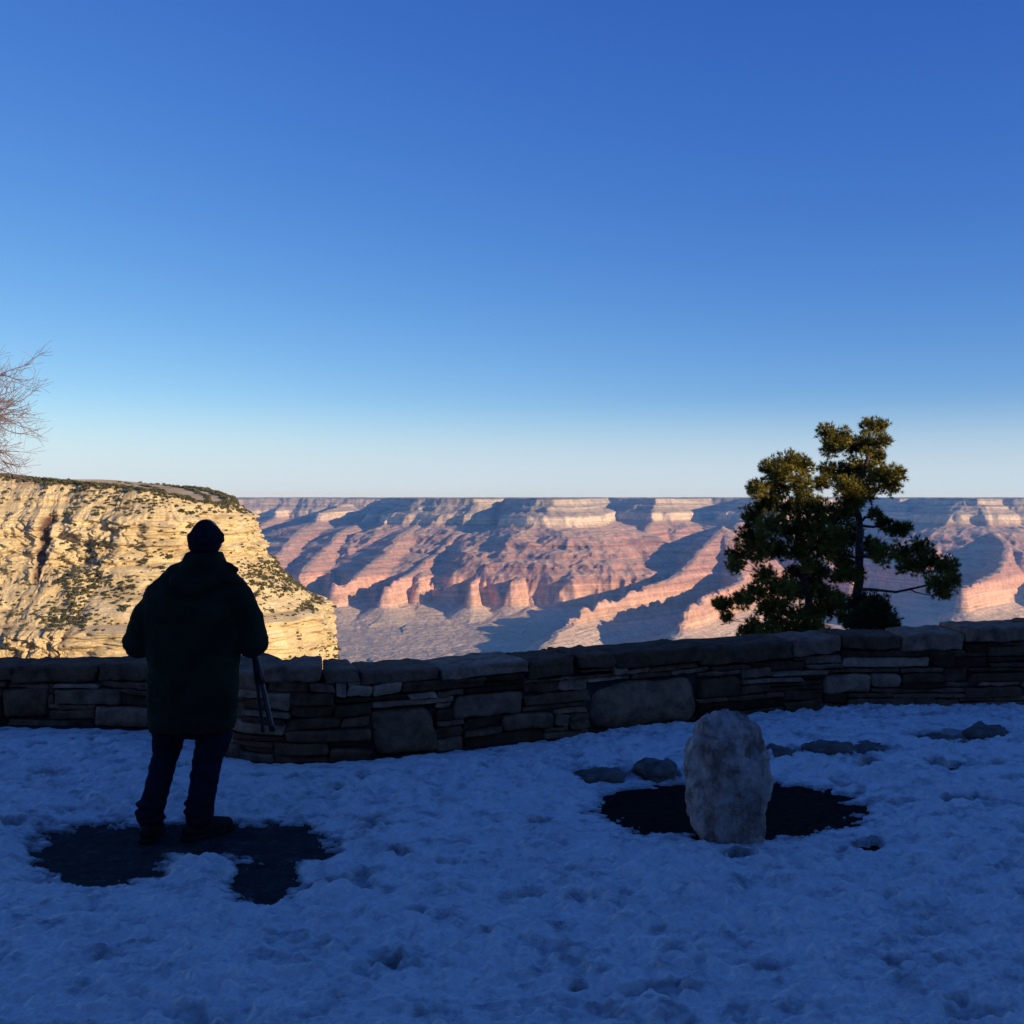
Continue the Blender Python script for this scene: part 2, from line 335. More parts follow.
    gorge = np.exp(-((Y-4700-300*np.sin(X/1500))/500)**2)
    Z = Z - 330*gorge
    me = mesh_np('canyon', np.stack([X, Y, Z], -1).reshape(-1,3), grid_quads(*X.shape))
    o = link('canyon', me, M['canyon'], smooth=False); tag(o, kind='structure')
build_canyon()

# ------------------------------------------------------------------ ground, near slope, snow
def build_ground():
    # flat terrace, then the rim falls away towards the canyon
    ys = np.concatenate([np.linspace(-120, 9.8, 14), 9.8+np.geomspace(.4, 3100, 90)])
    xs = np.concatenate([-np.geomspace(14, 2600, 45)[::-1], np.linspace(-13, 13, 40), np.geomspace(14, 2600, 45)])
    X, Y = np.meshgrid(xs, ys)
    e = np.maximum(Y-10.8, 0)
    Z = -(e*.38 + np.maximum(e-60, 0)*.1)
    Z = np.maximum(Z, -1150) + np.clip(e/30, 0, 1)*fbm(X/25, Y/25, 4, 90)*np.minimum(e*.06+.2, 60)*-1.0
    o = link('ground', mesh_np('ground', np.stack([X,Y,Z],-1).reshape(-1,3), grid_quads(*X.shape)), M['slope'])
    # second slot: dark wet soil of the terrace
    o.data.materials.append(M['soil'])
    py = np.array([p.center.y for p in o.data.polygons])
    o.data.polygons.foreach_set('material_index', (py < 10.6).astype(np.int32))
    tag(o, kind='structure')
build_ground()

# wall line: (pixel x, pixel y of the foot, pixel y of the top)
WL = [(-330,720,655),(-120,722,656),(0,725,656),(100,727,655),(160,729,655),(200,737,655),(226,756,655),(255,762,655),(300,763,655),(330,762,658),(390,757,662),
      (470,748,656),(560,738,648),(640,728,642),(690,722,640),(760,714,636),(850,708,630),(940,708,626),(1024,706,618),(1180,703,612),(1400,700,606)]
def ell(px, py, cx, cy, rx, ry): return 1-np.sqrt(((px-cx)/rx)**2+((py-cy)/ry)**2)
def snow_height(X, Y):
    px = 512+X/Y*F; py = HOR+CZ*F/Y
    z = .060 + .035*fbm(X/1.6, Y/1.6, 3, 100) + .012*fbm(X/.35, Y/.35, 3, 110)
    bl = np.abs(pn(X/.24, Y/.24, 120)) + .5*np.abs(pn(X/.11+3, Y/.11, 121)) + .25*np.abs(pn(X/.05+3, Y/.05, 122))
    z = z + .028*(bl-.35)*(.3+1.2*sstep(-.2,.3,fbm(X/1.1,Y/1.1,2,130)))
    # trodden holes
    h = fbm(X/.30+7, Y/.22, 3, 140, .6); z = z - .014*sstep(.20, .42, h)
    z = z + .022*(ridged(X/.13, Y/.10, 4, 145)-.5) + .012*fbm(X/.05, Y/.045, 3, 147)
    hh = fbm(X/.9+2, Y/.6, 3, 148); z = z - .022*sstep(.22,.34,h)*sstep(.0,.3,hh)
    z = z + .010*pn(X/.07, Y/.07, 150)
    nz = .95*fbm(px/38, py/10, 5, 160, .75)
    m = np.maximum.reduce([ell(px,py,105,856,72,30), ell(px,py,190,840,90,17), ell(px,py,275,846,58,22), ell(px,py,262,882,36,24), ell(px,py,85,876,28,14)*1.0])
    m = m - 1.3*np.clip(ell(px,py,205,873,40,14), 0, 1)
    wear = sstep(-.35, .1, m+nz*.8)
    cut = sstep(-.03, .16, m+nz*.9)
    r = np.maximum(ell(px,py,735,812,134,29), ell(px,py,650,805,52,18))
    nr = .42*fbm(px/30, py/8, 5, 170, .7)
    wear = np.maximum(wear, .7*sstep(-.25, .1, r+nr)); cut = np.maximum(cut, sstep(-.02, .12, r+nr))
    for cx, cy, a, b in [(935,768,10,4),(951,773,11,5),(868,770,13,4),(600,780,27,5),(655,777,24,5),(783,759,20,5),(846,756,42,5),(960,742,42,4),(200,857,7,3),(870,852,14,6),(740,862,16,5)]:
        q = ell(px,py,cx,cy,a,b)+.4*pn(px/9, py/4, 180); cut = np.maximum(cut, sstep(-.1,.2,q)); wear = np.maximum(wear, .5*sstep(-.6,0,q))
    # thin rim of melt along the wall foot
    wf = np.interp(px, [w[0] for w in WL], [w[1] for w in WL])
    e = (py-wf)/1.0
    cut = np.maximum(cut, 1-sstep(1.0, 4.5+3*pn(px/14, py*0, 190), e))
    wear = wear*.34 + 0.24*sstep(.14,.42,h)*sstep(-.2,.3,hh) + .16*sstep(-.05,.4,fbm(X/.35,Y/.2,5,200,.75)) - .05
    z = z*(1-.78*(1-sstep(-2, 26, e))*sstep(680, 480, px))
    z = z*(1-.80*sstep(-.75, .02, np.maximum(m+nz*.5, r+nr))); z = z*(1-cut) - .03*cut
    return z, wear
def build_snow():
    t = np.linspace(-1.0, 1.0, 1400); D = np.geomspace(2.6, 10.2, 620)
    T, Y = np.meshgrid(t, D); X = T*(Y*.72+3.6)
    Z, W = snow_height(X, Y)
    V = np.stack([X,Y,Z],-1).reshape(-1,3); Q = grid_quads(*X.shape); Wf = W.ravel()
    # coarse sheet behind the camera
    xs = np.linspace(-45, 45, 200); ys = np.linspace(-40, 2.6, 110)
    X2, Y2 = np.meshgrid(xs, ys); Z2 = .05+.04*fbm(X2/1.6, Y2/1.6, 3, 100)
    V = np.vstack([V, np.stack([X2,Y2,Z2],-1).reshape(-1,3)]); Q = np.vstack([Q, grid_quads(*X2.shape)+X.size])
    Wf = np.concatenate([Wf, np.zeros(X2.size)])
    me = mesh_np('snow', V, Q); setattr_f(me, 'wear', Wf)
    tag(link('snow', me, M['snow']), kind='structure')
build_snow()

# ------------------------------------------------------------------ stones
def stone_mesh(sz, seed, n=6, p=None, rough=.06, rad=.22, skew=1.0):
    """irregular block with worn corners, centred at 0; returns verts, quads"""
    r = random.Random(seed); V = []; Q = []; idx = {}
    half = np.array(sz)/2
    if p is None: R0 = min(sz)*rad
    def vid(i, j, k):
        key = (i,j,k)
        if key in idx: return idx[key]
        v = np.array([i,j,k], float)/n*2-1
        if p is None:
            v = np.sin(v*math.pi/2*.999)*half; inner = np.clip(v, -(half-R0), half-R0); d = v-inner; l = np.linalg.norm(d)
            if l > 1e-9: v = inner+d/l*R0
        else:
            nr = (np.abs(v)**p).sum()**(1/p); v = v/nr*half
        idx[key] = len(V); V.append(v); return idx[key]
    for a in range(3):
        for s in (0, n):
            for u in range(n):
                for w in range(n):
                    ks = []
                    for du, dw in ((0,0),(1,0),(1,1),(0,1)):
                        t = [0,0,0]; t[a] = s; t[(a+1)%3] = u+du; t[(a+2)%3] = w+dw; ks.append(vid(*t))
                    if s == 0: ks = ks[::-1]
                    Q.append(ks)
    V = np.array(V)
    # skew so no stone is a perfect box
    q = V/half
    a1, a2, a3, a4 = (r.uniform(-1,1)*skew for _ in range(4))
    V[:,0] += q[:,2]*a1*min(.018, half[0]*.2); V[:,2] += (q[:,0]*a2 + np.abs(q[:,0]-a3*.5)*a4)*min(.012, half[2]*.25)
    V[:,1] += q[:,2]*a3*.012 + q[:,0]*a1*.010
    sc = min(sz)
    off = Vector((r.uniform(0,99), r.uniform(0,99), r.uniform(0,99)))
    for v in V:
        w = Vector(v); 
        d = mn.noise_vector(w*(1.3/max(sc,.10))+off)*rough*max(sc,.08) + mn.noise_vector(w*(3.6/max(sc,.08))+off)*rough*.5*max(sc,.07)
        v += np.array(d)
    return V, Q

def build_wall():
    root = empty('stone_wall', (gp(300,763)[0], gp(300,763)[1], 0))
    tag(root, 'long low dry stone wall of stacked dark slabs bending round a corner at the canyon rim', 'wall')
    ox, oy = root.location.x, root.location.y
    # plan line of the visible face
    pts = []
    for px, fy, ty in WL:
        x, y = gp(px, fy); pts.append((x, y, CZ-(ty-HOR)/F*(y+.42)-.006, px))     # the far top edge makes the skyline
    xs = np.array([p[0] for p in pts]); ysv = np.array([p[1] for p in pts]); hs = np.array([p[2] for p in pts]); pxs = np.array([p[3] for p in pts])
    S = np.concatenate([[0], np.cumsum(np.hypot(np.diff(xs), np.diff(ysv)))])
    # smooth resample
    def at(s):
        def g(a): return sum(np.interp(s+d, S, a) for d in (-.25,-.12,0,.12,.25))/5
        e = .15
        x, y = g(xs), g(ysv)
        x2, y2 = np.interp(s+e, S, xs), np.interp(s+e, S, ysv); x1, y1 = np.interp(s-e, S, xs), np.interp(s-e, S, ysv)
        x2 = sum(np.interp(s+e+d, S, xs) for d in (-.2,0,.2))/3; y2 = sum(np.interp(s+e+d, S, ysv) for d in (-.2,0,.2))/3
        x1 = sum(np.interp(s-e+d, S, xs) for d in (-.2,0,.2))/3; y1 = sum(np.interp(s-e+d, S, ysv) for d in (-.2,0,.2))/3
        tx, ty = x2-x1, y2-y1; l = math.hypot(tx, ty); return x, y, tx/l, ty/l
    def s_of_px(px): return float(np.interp(px, pxs, S))
    def H(s): return float(np.interp(s, S, hs))
    TH_ = .46; cell = .045
    tones = []
    Vs = []; Qs = []; nv = 0
    def put(s0, s1, z0, z1, seed, tone, gap=.010, fwd=0, collect=None, rough=.13, depth=TH_, n=8, rad=.2):
        nonlocal nv
        L = s1-s0; V, Q = stone_mesh((L-gap, depth, z1-z0-gap), seed, n=n, rough=rough, rad=rad)
        sm = (s0+s1)/2; x, y, tx, ty = at(sm)
        W = []
        for v in V:
            # follow the bend
            sx, sy, ttx, tty = at(sm+v[0])
            off = depth/2+v[1]-fwd
            W.append((sx-tty*off-ox, sy+ttx*off-oy, (z0+z1)/2+v[2]))
        Q = np.array(Q)
        if collect is None:
            Vs.append(np.array(W)); Qs.append(Q+nv); nv += len(W); tones.extend([tone]*len(W))
        else:
            collect.append((np.array(W), Q, tone))
    smin, smax = S[0], S[-1]
    nc = int((smax-smin)/cell); nr = int(.95/cell)
    occ = np.zeros((nc, nr), bool)
    caps = []
    # coping stones: (px0, px1, thickness m, tone)
    CP = [(-300,-210,.12,.4),(-210,-120,.15,.3),(-120,-40,.12,.4),(-40,12,.13,.3),(12,97,.16,.35),(97,150,.15,.35),(150,205,.13,.3),(205,262,.15,.45),(262,322,.12,.5),
          (322,360,.10,.45),(360,440,.09,.4),(440,528,.09,.65),(528,575,.17,.3),(575,612,.12,.3),(612,700,.14,.2),(700,792,.17,.25),(792,842,.15,.5),(842,902,.13,.25),
          (902,964,.16,.6),(964,1040,.14,.55),(1040,1110,.15,.4),(1110,1200,.13,.35),(1200,1300,.14,.4)]
    capbot = np.full(nc, 9.0)
    for k, (a, b, th, tone) in enumerate(CP):
        s0, s1 = s_of_px(a), s_of_px(b); hh = H((s0+s1)/2)
        put(s0+.004, s1-.004, hh-th, hh+random.uniform(-.008,.008), 900+k, tone, fwd=random.uniform(.0,.05), collect=caps, rough=.14, depth=TH_+.05, n=12, rad=.16)
        i0, i1 = int((s0-smin)/cell), int((s1-smin)/cell)+1
        capbot[i0:i1] = np.minimum(capbot[i0:i1], hh-th)
    # traced stones: (px0,px1,py_top,py_bottom,tone)
    TR = [(590,698,679,729,.55),(95,150,705,729,.62),(0,50,687,722,.35),(374,438,707,752,.45),(452,522,692,716,.45),(350,372,684,696,.85),(374,402,684,696,.8),
          (484,522,663,671,.6),(610,627,666,673,.75),(500,552,715,731,.45),(528,590,703,716,.3),(824,872,673,696,.75),(872,900,672,690,.7),
          (285,372,728,745,.35),(283,372,735,760,.4),(698,740,675,700,.2),(805,842,664,671,.55),(745,800,678,685,.6),(55,120,688,704,.45),(525,590,690,702,.35)]
    for k, (a, b, yt, yb, tone) in enumerate(TR):
        s0, s1 = s_of_px(a), s_of_px(b); sm = (s0+s1)/2; _, y, _, _ = at(sm)
        z0 = max(CZ-(yb-HOR)/F*y, -.02); z1 = CZ-(yt-HOR)/F*y
        i0, i1 = int(round((s0-smin)/cell)), int(round((s1-smin)/cell)); j0, j1 = int(round(z0/cell)), int(round(z1/cell))
        j0 = max(j0, 0)
        if i1 <= i0 or j1 <= j0 or occ[i0:i1, j0:j1].any(): continue
        occ[i0:i1, j0:j1] = True
        put(smin+i0*cell, smin+i1*cell, j0*cell-.01*(j0 == 0), j1*cell, 700+k, tone, fwd=.02, rough=.10, n=12 if b-a > 60 else 8, rad=.34 if b-a > 90 else .22)
    for j in range(nr):
        i = 0
        while i < nc:
            top = min(capbot[i], 9)
            if capbot[i] > 8 or occ[i, j] or j*cell > top-.012: i += 1; continue
            maxh = random.choice([1,1,1,2,2,2,3]); maxw = int(random.choice([5,7,9,12,15,18])*(1 if maxh < 3 else .75))
            w = 0
            while i+w < nc and w < maxw and not occ[i+w, j] and capbot[i+w] < 8 and j*cell < capbot[i+w]-.012: w += 1
            # avoid tiny left-overs
            rest = 0
            while i+w+rest < nc and rest < 4 and not occ[i+w+rest, j] and capbot[i+w+rest] < 8 and j*cell < capbot[i+w+rest]-.012: rest += 1
            if rest < 4: w += rest
            h = 1
            while h < maxh and j+h < nr and not occ[i:i+w, j+h].any() and (j+h+.45)*cell < capbot[i:i+w].min(): h += 1
            z1 = (j+h)*cell; cb = capbot[i:i+w].min()
            if cb-z1 < cell*.9: z1 = cb; 
            occ[i:i+w, j:j+h] = True
            if z1-j*cell > .02:
                put(smin+i*cell, smin+(i+w)*cell, j*cell-(.03 if j == 0 else 0), z1, 1000+i*37+j, min(1, max(0, random.gauss(.38,.24))), fwd=random.uniform(-.03,.022), gap=random.uniform(.004,.012), rad=random.uniform(.08,.2))
            i += w
    V = np.vstack(Vs); Q = np.vstack(Qs)
    me = mesh_np('masonry', V, Q); setattr_f(me, 'tone', tones); link('masonry', me, M['stone'], root)
    for W, Q, tone in caps:
        c = W.mean(0); me = mesh_np('cap_stone', W-c, Q); setattr_f(me, 'tone', [tone]*len(W))
        o = link('cap_stone', me, M['stone'], root); o.location = c
    # mortar core
    ss = np.arange(smin+.1, smax-.1, .12); A = []; 
    for s in ss:
        x, y, tx, ty = at(s); h = H(s)-.09
        for off, z in ((.045,-.05),(.045,h),(TH_-.045,h),(TH_-.045,-.05)): A.append((x-ty*off-ox, y+tx*off-oy, z))
    A = np.array(A); n = len(ss); q = []
    for i in range(n-1):
        for a in range(3): q.append((i*4+a, i*4+a+1, i*4+4+a+1, i*4+4+a))
    link('mortar_core', mesh_np('mortar_core', A, np.array(q)[:, ::-1]), M['mortar'], root, smooth=False)
build_wall()

def rock_object(name, px, py, w, h, d, mat, seed, label, cat, group=None, p=2.6, rough=.16, n=14, sink=.05, rz=0, shape=None):
    x, y = gp(px, py)
    V, Q = stone_mesh((w, d, h), seed, n=n, p=p, rough=rough, skew=2)
    if shape: V = shape(V)
    V[:,2] += h/2-sink
    o = link(name, mesh_np(name, V, np.array(Q)), mat); o.location = (x, y, 0); o.rotation_euler = (0,0,rz)
    setattr_f(o.data, 'tone', [.5]*len(V))
    return tag(o, label, cat, group)
def upright(V):
    z = V[:,2].copy(); t = (z-z.min())/(z.max()-z.min())
    # photo outline: flat shouldered, highest right of the middle, foot drawn in from the left
    L = np.interp(t, [0,.17,.4,.66,.87,.95,1], [-.165,-.200,-.245,-.262,-.280,-.300,-.30])
    Rr = np.interp(t, [0,.17,.4,.66,.87,.95,1], [.225,.245,.250,.248,.255,.265,.26])
    hw = np.abs(V[:,0]).max(); u = V[:,0]/hw
    V[:,0] = (L+Rr)/2+u*(Rr-L)/2
    # chipped planes
    for nx_, ny_, nz_, d_ in ((-.55,-.83,.08,.175),(.78,-.62,.05,.215),(.15,-.93,.45,.295),(-.62,-.25,.75,.50),(.68,-.15,.72,.485),(.05,-.99,-.05,.165),(-.9,-.3,.1,.25)):
        n_ = np.array([nx_, ny_, nz_]); n_ = n_/np.linalg.norm(n_); e = V@n_-d_
        V -= np.outer(np.maximum(e, 0)*.95, n_)
    for v in V:
        w = Vector(v)
        # spalled, flat-faceted surface: the nearest cell of a crackle pattern decides how far the face sits back
        dd, pp = mn.voronoi(w*9)
        k = mn.cell(pp[0]*7.3)
        dd2, pp2 = mn.voronoi(w*22+Vector((3,1,7))); k2 = mn.cell(pp2[0]*5.1)
        v *= 1-.030*k-.020*k2
        v += np.array(mn.noise_vector(w*12))*.006 + np.array(mn.noise_vector(w*40))*.004
    return V
rock_object('standing_stone', 727, 838, .49, .80, .36, M['rock'], 5, 'pale upright boulder standing in a round patch of bare dark soil in the snow', 'boulder', n=56, rough=.12, shape=upright, sink=.125)
FS = [(600,781,.32,.09,.2,'flat grey stone at the left end of the row of half buried rocks'),
      (656,779,.27,.11,.2,'small dark lumpy stone just left of the standing boulder in the snow'),
      (783,761,.27,.09,.2,'low dark stone just right of the standing boulder'),
      (829,758,.33,.11,.2,'largest dark stone half sunk in the snow, with a rounded hump'),
      (868,752,.28,.07,.2,'flat stone touching the right side of the humped stone'),
      (945,744,.38,.07,.22,'long flat grey stone in the snow at the far right, beside a pointed one'),
      (985,740,.30,.10,.2,'pointed grey stone at the right end of the row of rocks')]
for k, (px, py, w, h, d, lb) in enumerate(FS):
    rock_object('field_stone', px, py, w*1.08, h*1.25, d*1.3, M['flat'], 40+k, lb, 'stone', 'stones half buried in the snow', n=14, rough=.24, sink=.022, rz=random.uniform(-.2,.2))

# ------------------------------------------------------------------ near sunlit cliff
def build_cliff():
    # plan edge of the top
    base = [(-1100,1040),(-700,1010),(-520,1000),(-400,1010),(-350,1000),(-335,1012),(-312,1035),(-306,1085),(-322,1180),(-400,1330),(-600,1500)]
    P = np.array(base, float)
    for _ in range(3):
        q = [P[0]]
        for a, b in zip(P, P[1:]): q += [a*.75+b*.25, a*.25+b*.75]
        q.append(P[-1]); P = np.array(q)
    S = np.concatenate([[0], np.cumsum(np.hypot(*np.diff(P, axis=0).T))])
    u = np.concatenate([np.linspace(0, 480, 160)[:-1], np.linspace(480, 1130, 1000)[:-1], np.linspace(1130, S[-1], 60)])
    ex, ey = np.interp(u, S, P[:,0]), np.interp(u, S, P[:,1])
    tx = np.gradient(ex, u); ty = np.gradient(ey, u)
    for _ in range(40): tx = np.convolve(np.pad(tx,1,'edge'), [.25,.5,.25], 'valid'); ty = np.convolve(np.pad(ty,1,'edge'), [.25,.5,.25], 'valid')
    l = np.hypot(tx, ty); nx, ny = ty/l, -tx/l           # outward (towards the camera)
    pz = np.array([40, 18, 8, 3, -3, -10, -13, -17, -19, -30, -32, -46, -49, -62, -66, -80, -84, -112, -118, -128, -146, -148, -158, -172, -190, -260])
    po = np.array([-40, -10, 0, 8, 10, 20, 22, 28, 32, 34, 36, 38, 42, 45, 52, 62, 66, 97, 113, 116, 117, 120, 121, 123, 132, 190]) - 5
    topz = np.interp(ex, [-700, -520, -440, -380, -345, -322, -306], [26, 24, 17, 12, 7, 1, -7])
    v = np.linspace(0, 1, 420)
    V_, U_ = np.meshgrid(v, u, indexing='ij')
    zt = np.broadcast_to(topz, V_.shape)
    Z = zt*(1-V_) + (-230)*V_
    off = np.interp(-Z, -pz, po)
    # left part is steeper in its upper half (bare yellow wall)
    wl = sstep(560, 500, U_)
    # bedding ledges and buttresses
    led = np.interp((Z+4*fbm(U_/90, Z/60, 2, 5)), np.arange(-240, 60, 3.0), np.random.default_rng(8).uniform(-1.5, 1.5, 100))
    off = off + led*(.9) + 9*fbm(U_/120, Z*0+.3, 2, 7) + 3.6*fbm(U_/26, np.interp(-Z,[0,17,62,80,116,146,160],[0,1,1.3,2.4,3,3.2,4]), 3, 8) + 2.6*fbm(U_/9, Z/6, 4, 9) - 2.2*sstep(.86,.98,ridged(U_/30, Z/45, 2, 10)) + 4*fbm(U_/40, Z/14, 3, 15)
    # jointed blocks on the cliff bands
    cb = np.maximum.reduce([sstep(-14,-17,Z)*sstep(-66,-60,Z), sstep(-112,-116,Z)*sstep(-150,-146,Z), sstep(-148,-152,Z), .35+0*Z])
    bandk = np.interp(-Z, [0, 20, 34, 46, 60, 80, 118, 132, 160], [0, 0, 3, 6, 9, 12, 15, 18, 21])
    q1 = fbm(U_/34, bandk*.35, 2, 51)*4.2; q2 = fbm(U_/13+5, bandk*.6, 2, 52)*3.6
    off = off + cb*(3.4*(np.floor(q1)+sstep(.38,.62,q1-np.floor(q1))) + 1.6*(np.floor(q2)+sstep(.3,.7,q2-np.floor(q2))))
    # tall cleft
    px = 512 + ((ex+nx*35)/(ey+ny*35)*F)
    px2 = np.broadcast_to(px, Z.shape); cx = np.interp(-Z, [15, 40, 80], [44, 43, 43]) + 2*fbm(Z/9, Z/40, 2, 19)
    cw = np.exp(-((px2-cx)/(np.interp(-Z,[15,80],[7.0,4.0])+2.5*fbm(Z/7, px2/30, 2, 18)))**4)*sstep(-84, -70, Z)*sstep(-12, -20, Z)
    off = off - 6*cw
    X = ex + nx*off; Y = ey + ny*off
    n0 = V_.shape[0]
    # plateau cap: go inward
    top_off = off[0]; CX = []; CY = []; CZ_ = []
    mx_, my_ = -560.0, 1190.0            # the flat top converges on a point well inside the mesa
    tx_, ty_ = ex+nx*top_off, ey+ny*top_off
    for q in (1.0, .75, .5, .3, .12, .04):
        CX.append(tx_+(np.clip(tx_, -2000, mx_)*0+np.minimum(tx_, mx_)-tx_)*q); CY.append(ty_+(my_-ty_)*q); CZ_.append(topz + 2.5*(1-q)*min(1, q*4) - 2.5*q)
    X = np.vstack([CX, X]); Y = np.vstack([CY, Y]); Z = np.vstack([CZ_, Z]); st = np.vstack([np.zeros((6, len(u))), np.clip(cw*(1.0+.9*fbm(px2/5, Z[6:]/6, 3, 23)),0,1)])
    me = mesh_np('cliff', np.stack([X,Y,Z],-1).reshape(-1,3), grid_quads(*X.shape, flip=True)); setattr_f(me, 'stain_shade', st)
    o = link('cliff', me, M['cliff'], smooth=False); tag(o, kind='structure')
    return X, Y, Z
CX_, CY_, CZ2 = build_cliff()

def bush_mesh(name, seed, r=1.0, faces=70):
    """low leafy dome of many small leaf clumps"""
    R = random.Random(seed); V = []; Q = []
    for k in range(faces):
        th = R.uniform(0, 2*math.pi); ph = math.acos(R.uniform(-.2, 1)); q = r*R.uniform(.55, 1.0)*(1+.25*math.sin(3*th+seed))
        c = Vector((q*math.sin(ph)*math.cos(th), q*math.sin(ph)*math.sin(th), .35*r+q*math.cos(ph)*.8))
        a = Vector((R.gauss(0,1), R.gauss(0,1), R.gauss(0,1))).normalized(); b = a.cross(Vector((R.gauss(0,1),R.gauss(0,1),R.gauss(0,1)))).normalized()
        s = r*R.uniform(.22,.42); i = len(V)
        V += [c-a*s, c-b*s*.7, c+a*s, c+b*s*.7]; Q.append((i,i+1,i+2,i+3))
    return np.array([tuple(v) for v in V]), np.array(Q)
def build_scrub():
    nr, nc = CX_.shape
    R = np.random.default_rng(21)
    tangent = [bush_mesh('b', k, 1.0, 60) for k in range(5)]
    cand = []
    # slope per vertex
    dz = np.gradient(CZ2, axis=0); dh = np.hypot(np.gradient(CX_, axis=0), np.gradient(CY_, axis=0))
    steep = np.abs(dz)/(dh+1e-6)
    pxm = 512+CX_/CY_*F; pym = HOR+(CZ-CZ2)/CY_*F
    dens = fbm(CX_/60, CZ2/25, 3, 77)
    for it in range(91500):
        i = R.integers(0, nr-1) if it >= 1500 else R.integers(1, 9); j = R.integers(150, nc-40)
        if not (-40 < pxm[i,j] < 345 and pym[i,j] < 668): continue
        top = i < 14
        st = steep[i,j]
        pr = 0.0
        if i < 6: pr = .9 if i > 1 else .25
        elif i < 14: pr = .8
        else:
            z = CZ2[i,j]; p_ = pxm[i,j]
            if z > -16: pr = .55
            elif -116 < z < -64: pr = .95
            elif z < -146: pr = .7
            elif -64 < z < -16 and 55 < p_ < 175: pr = .6*sstep(-14,-40,z)
            else: pr = .05
            if z > -64 and p_ < 60: pr *= .2
            pr *= .15+.85*sstep(-.22, .18, dens[i,j])
        # vertical screen density even out
        if R.random() > pr: continue
        r = R.uniform(.9, 2.1)*(1+.5*(R.random() < .15)) if not top else R.uniform(1.2, 3.0)
        cand.append((CX_[i,j]+R.uniform(-1,1), CY_[i,j]+R.uniform(-.5,.5), CZ2[i,j]-.3*r, r))
        if len(cand) >= 7500: break
    cand.sort(key=lambda c: -c[3])
    big = cand[:240]; rest = cand[240:]
    protos = []
    for k in range(4):
        V, Q = bush_mesh('juniper', 50+k, 1.0, 110)
        me = mesh_np('juniper_bush', V, Q); me.materials.append(M['scrub']); protos.append(me)
    for k, (x, y, z, r) in enumerate(big):
        o = bpy.data.objects.new('juniper_bush', protos[k % 4]); C.objects.link(o)
        o.location = (x, y, z); o.scale = (r, r, r*R.uniform(.8,1.2)); o.rotation_euler = (0,0,R.uniform(0,6.28))
        tag(o, 'small dark green juniper dotted on the sunlit yellow cliff', 'bush', 'junipers dotted over the sunlit cliff')
    Vs = []; Qs = []; n = 0
    for k, (x, y, z, r) in enumerate(rest):
        V, Q = tangent[k % 5]; a = R.uniform(0, 6.28); c, s = math.cos(a), math.sin(a)
        W = np.stack([V[:,0]*c-V[:,1]*s, V[:,0]*s+V[:,1]*c, V[:,2]], -1)*r + np.array([x,y,z])
        Vs.append(W); Qs.append(Q+n); n += len(W)
    o = link('scrub', mesh_np('scrub', np.vstack(Vs), np.vstack(Qs)), M['scrub'], smooth=False); tag(o, kind='stuff')
    tag(o, 'scattered low scrub and junipers covering the ledges of the yellow cliff', 'scrub')
build_scrub()

# ------------------------------------------------------------------ limbs and foliage
def tube_into(V, Q, pts, rads, sides=7):
    n0 = len(V); prev = None
    for i, p in enumerate(pts):
        p = Vector(p); d = (Vector(pts[min(i+1, len(pts)-1)])-Vector(pts[max(i-1, 0)])).normalized()
        up = Vector((0,0,1)) if abs(d.z) < .9 else Vector((1,0,0))
        a = d.cross(up).normalized(); b = d.cross(a).normalized()
        for k in range(sides):
            t = 2*math.pi*k/sides; V.append(tuple(p+(a*math.cos(t)+b*math.sin(t))*rads[i]))
    for i in range(len(pts)-1):
        for k in range(sides):
            a = n0+i*sides+k; b = n0+i*sides+(k+1) % sides
            Q.append((a, b, b+sides, a+sides))
def bez(p0, p1, p2, n):
    p0, p1, p2 = Vector(p0), Vector(p1), Vector(p2)
    return [p0*(1-t)**2+p1*2*t*(1-t)+p2*t*t for t in [i/(n-1) for i in range(n)]]

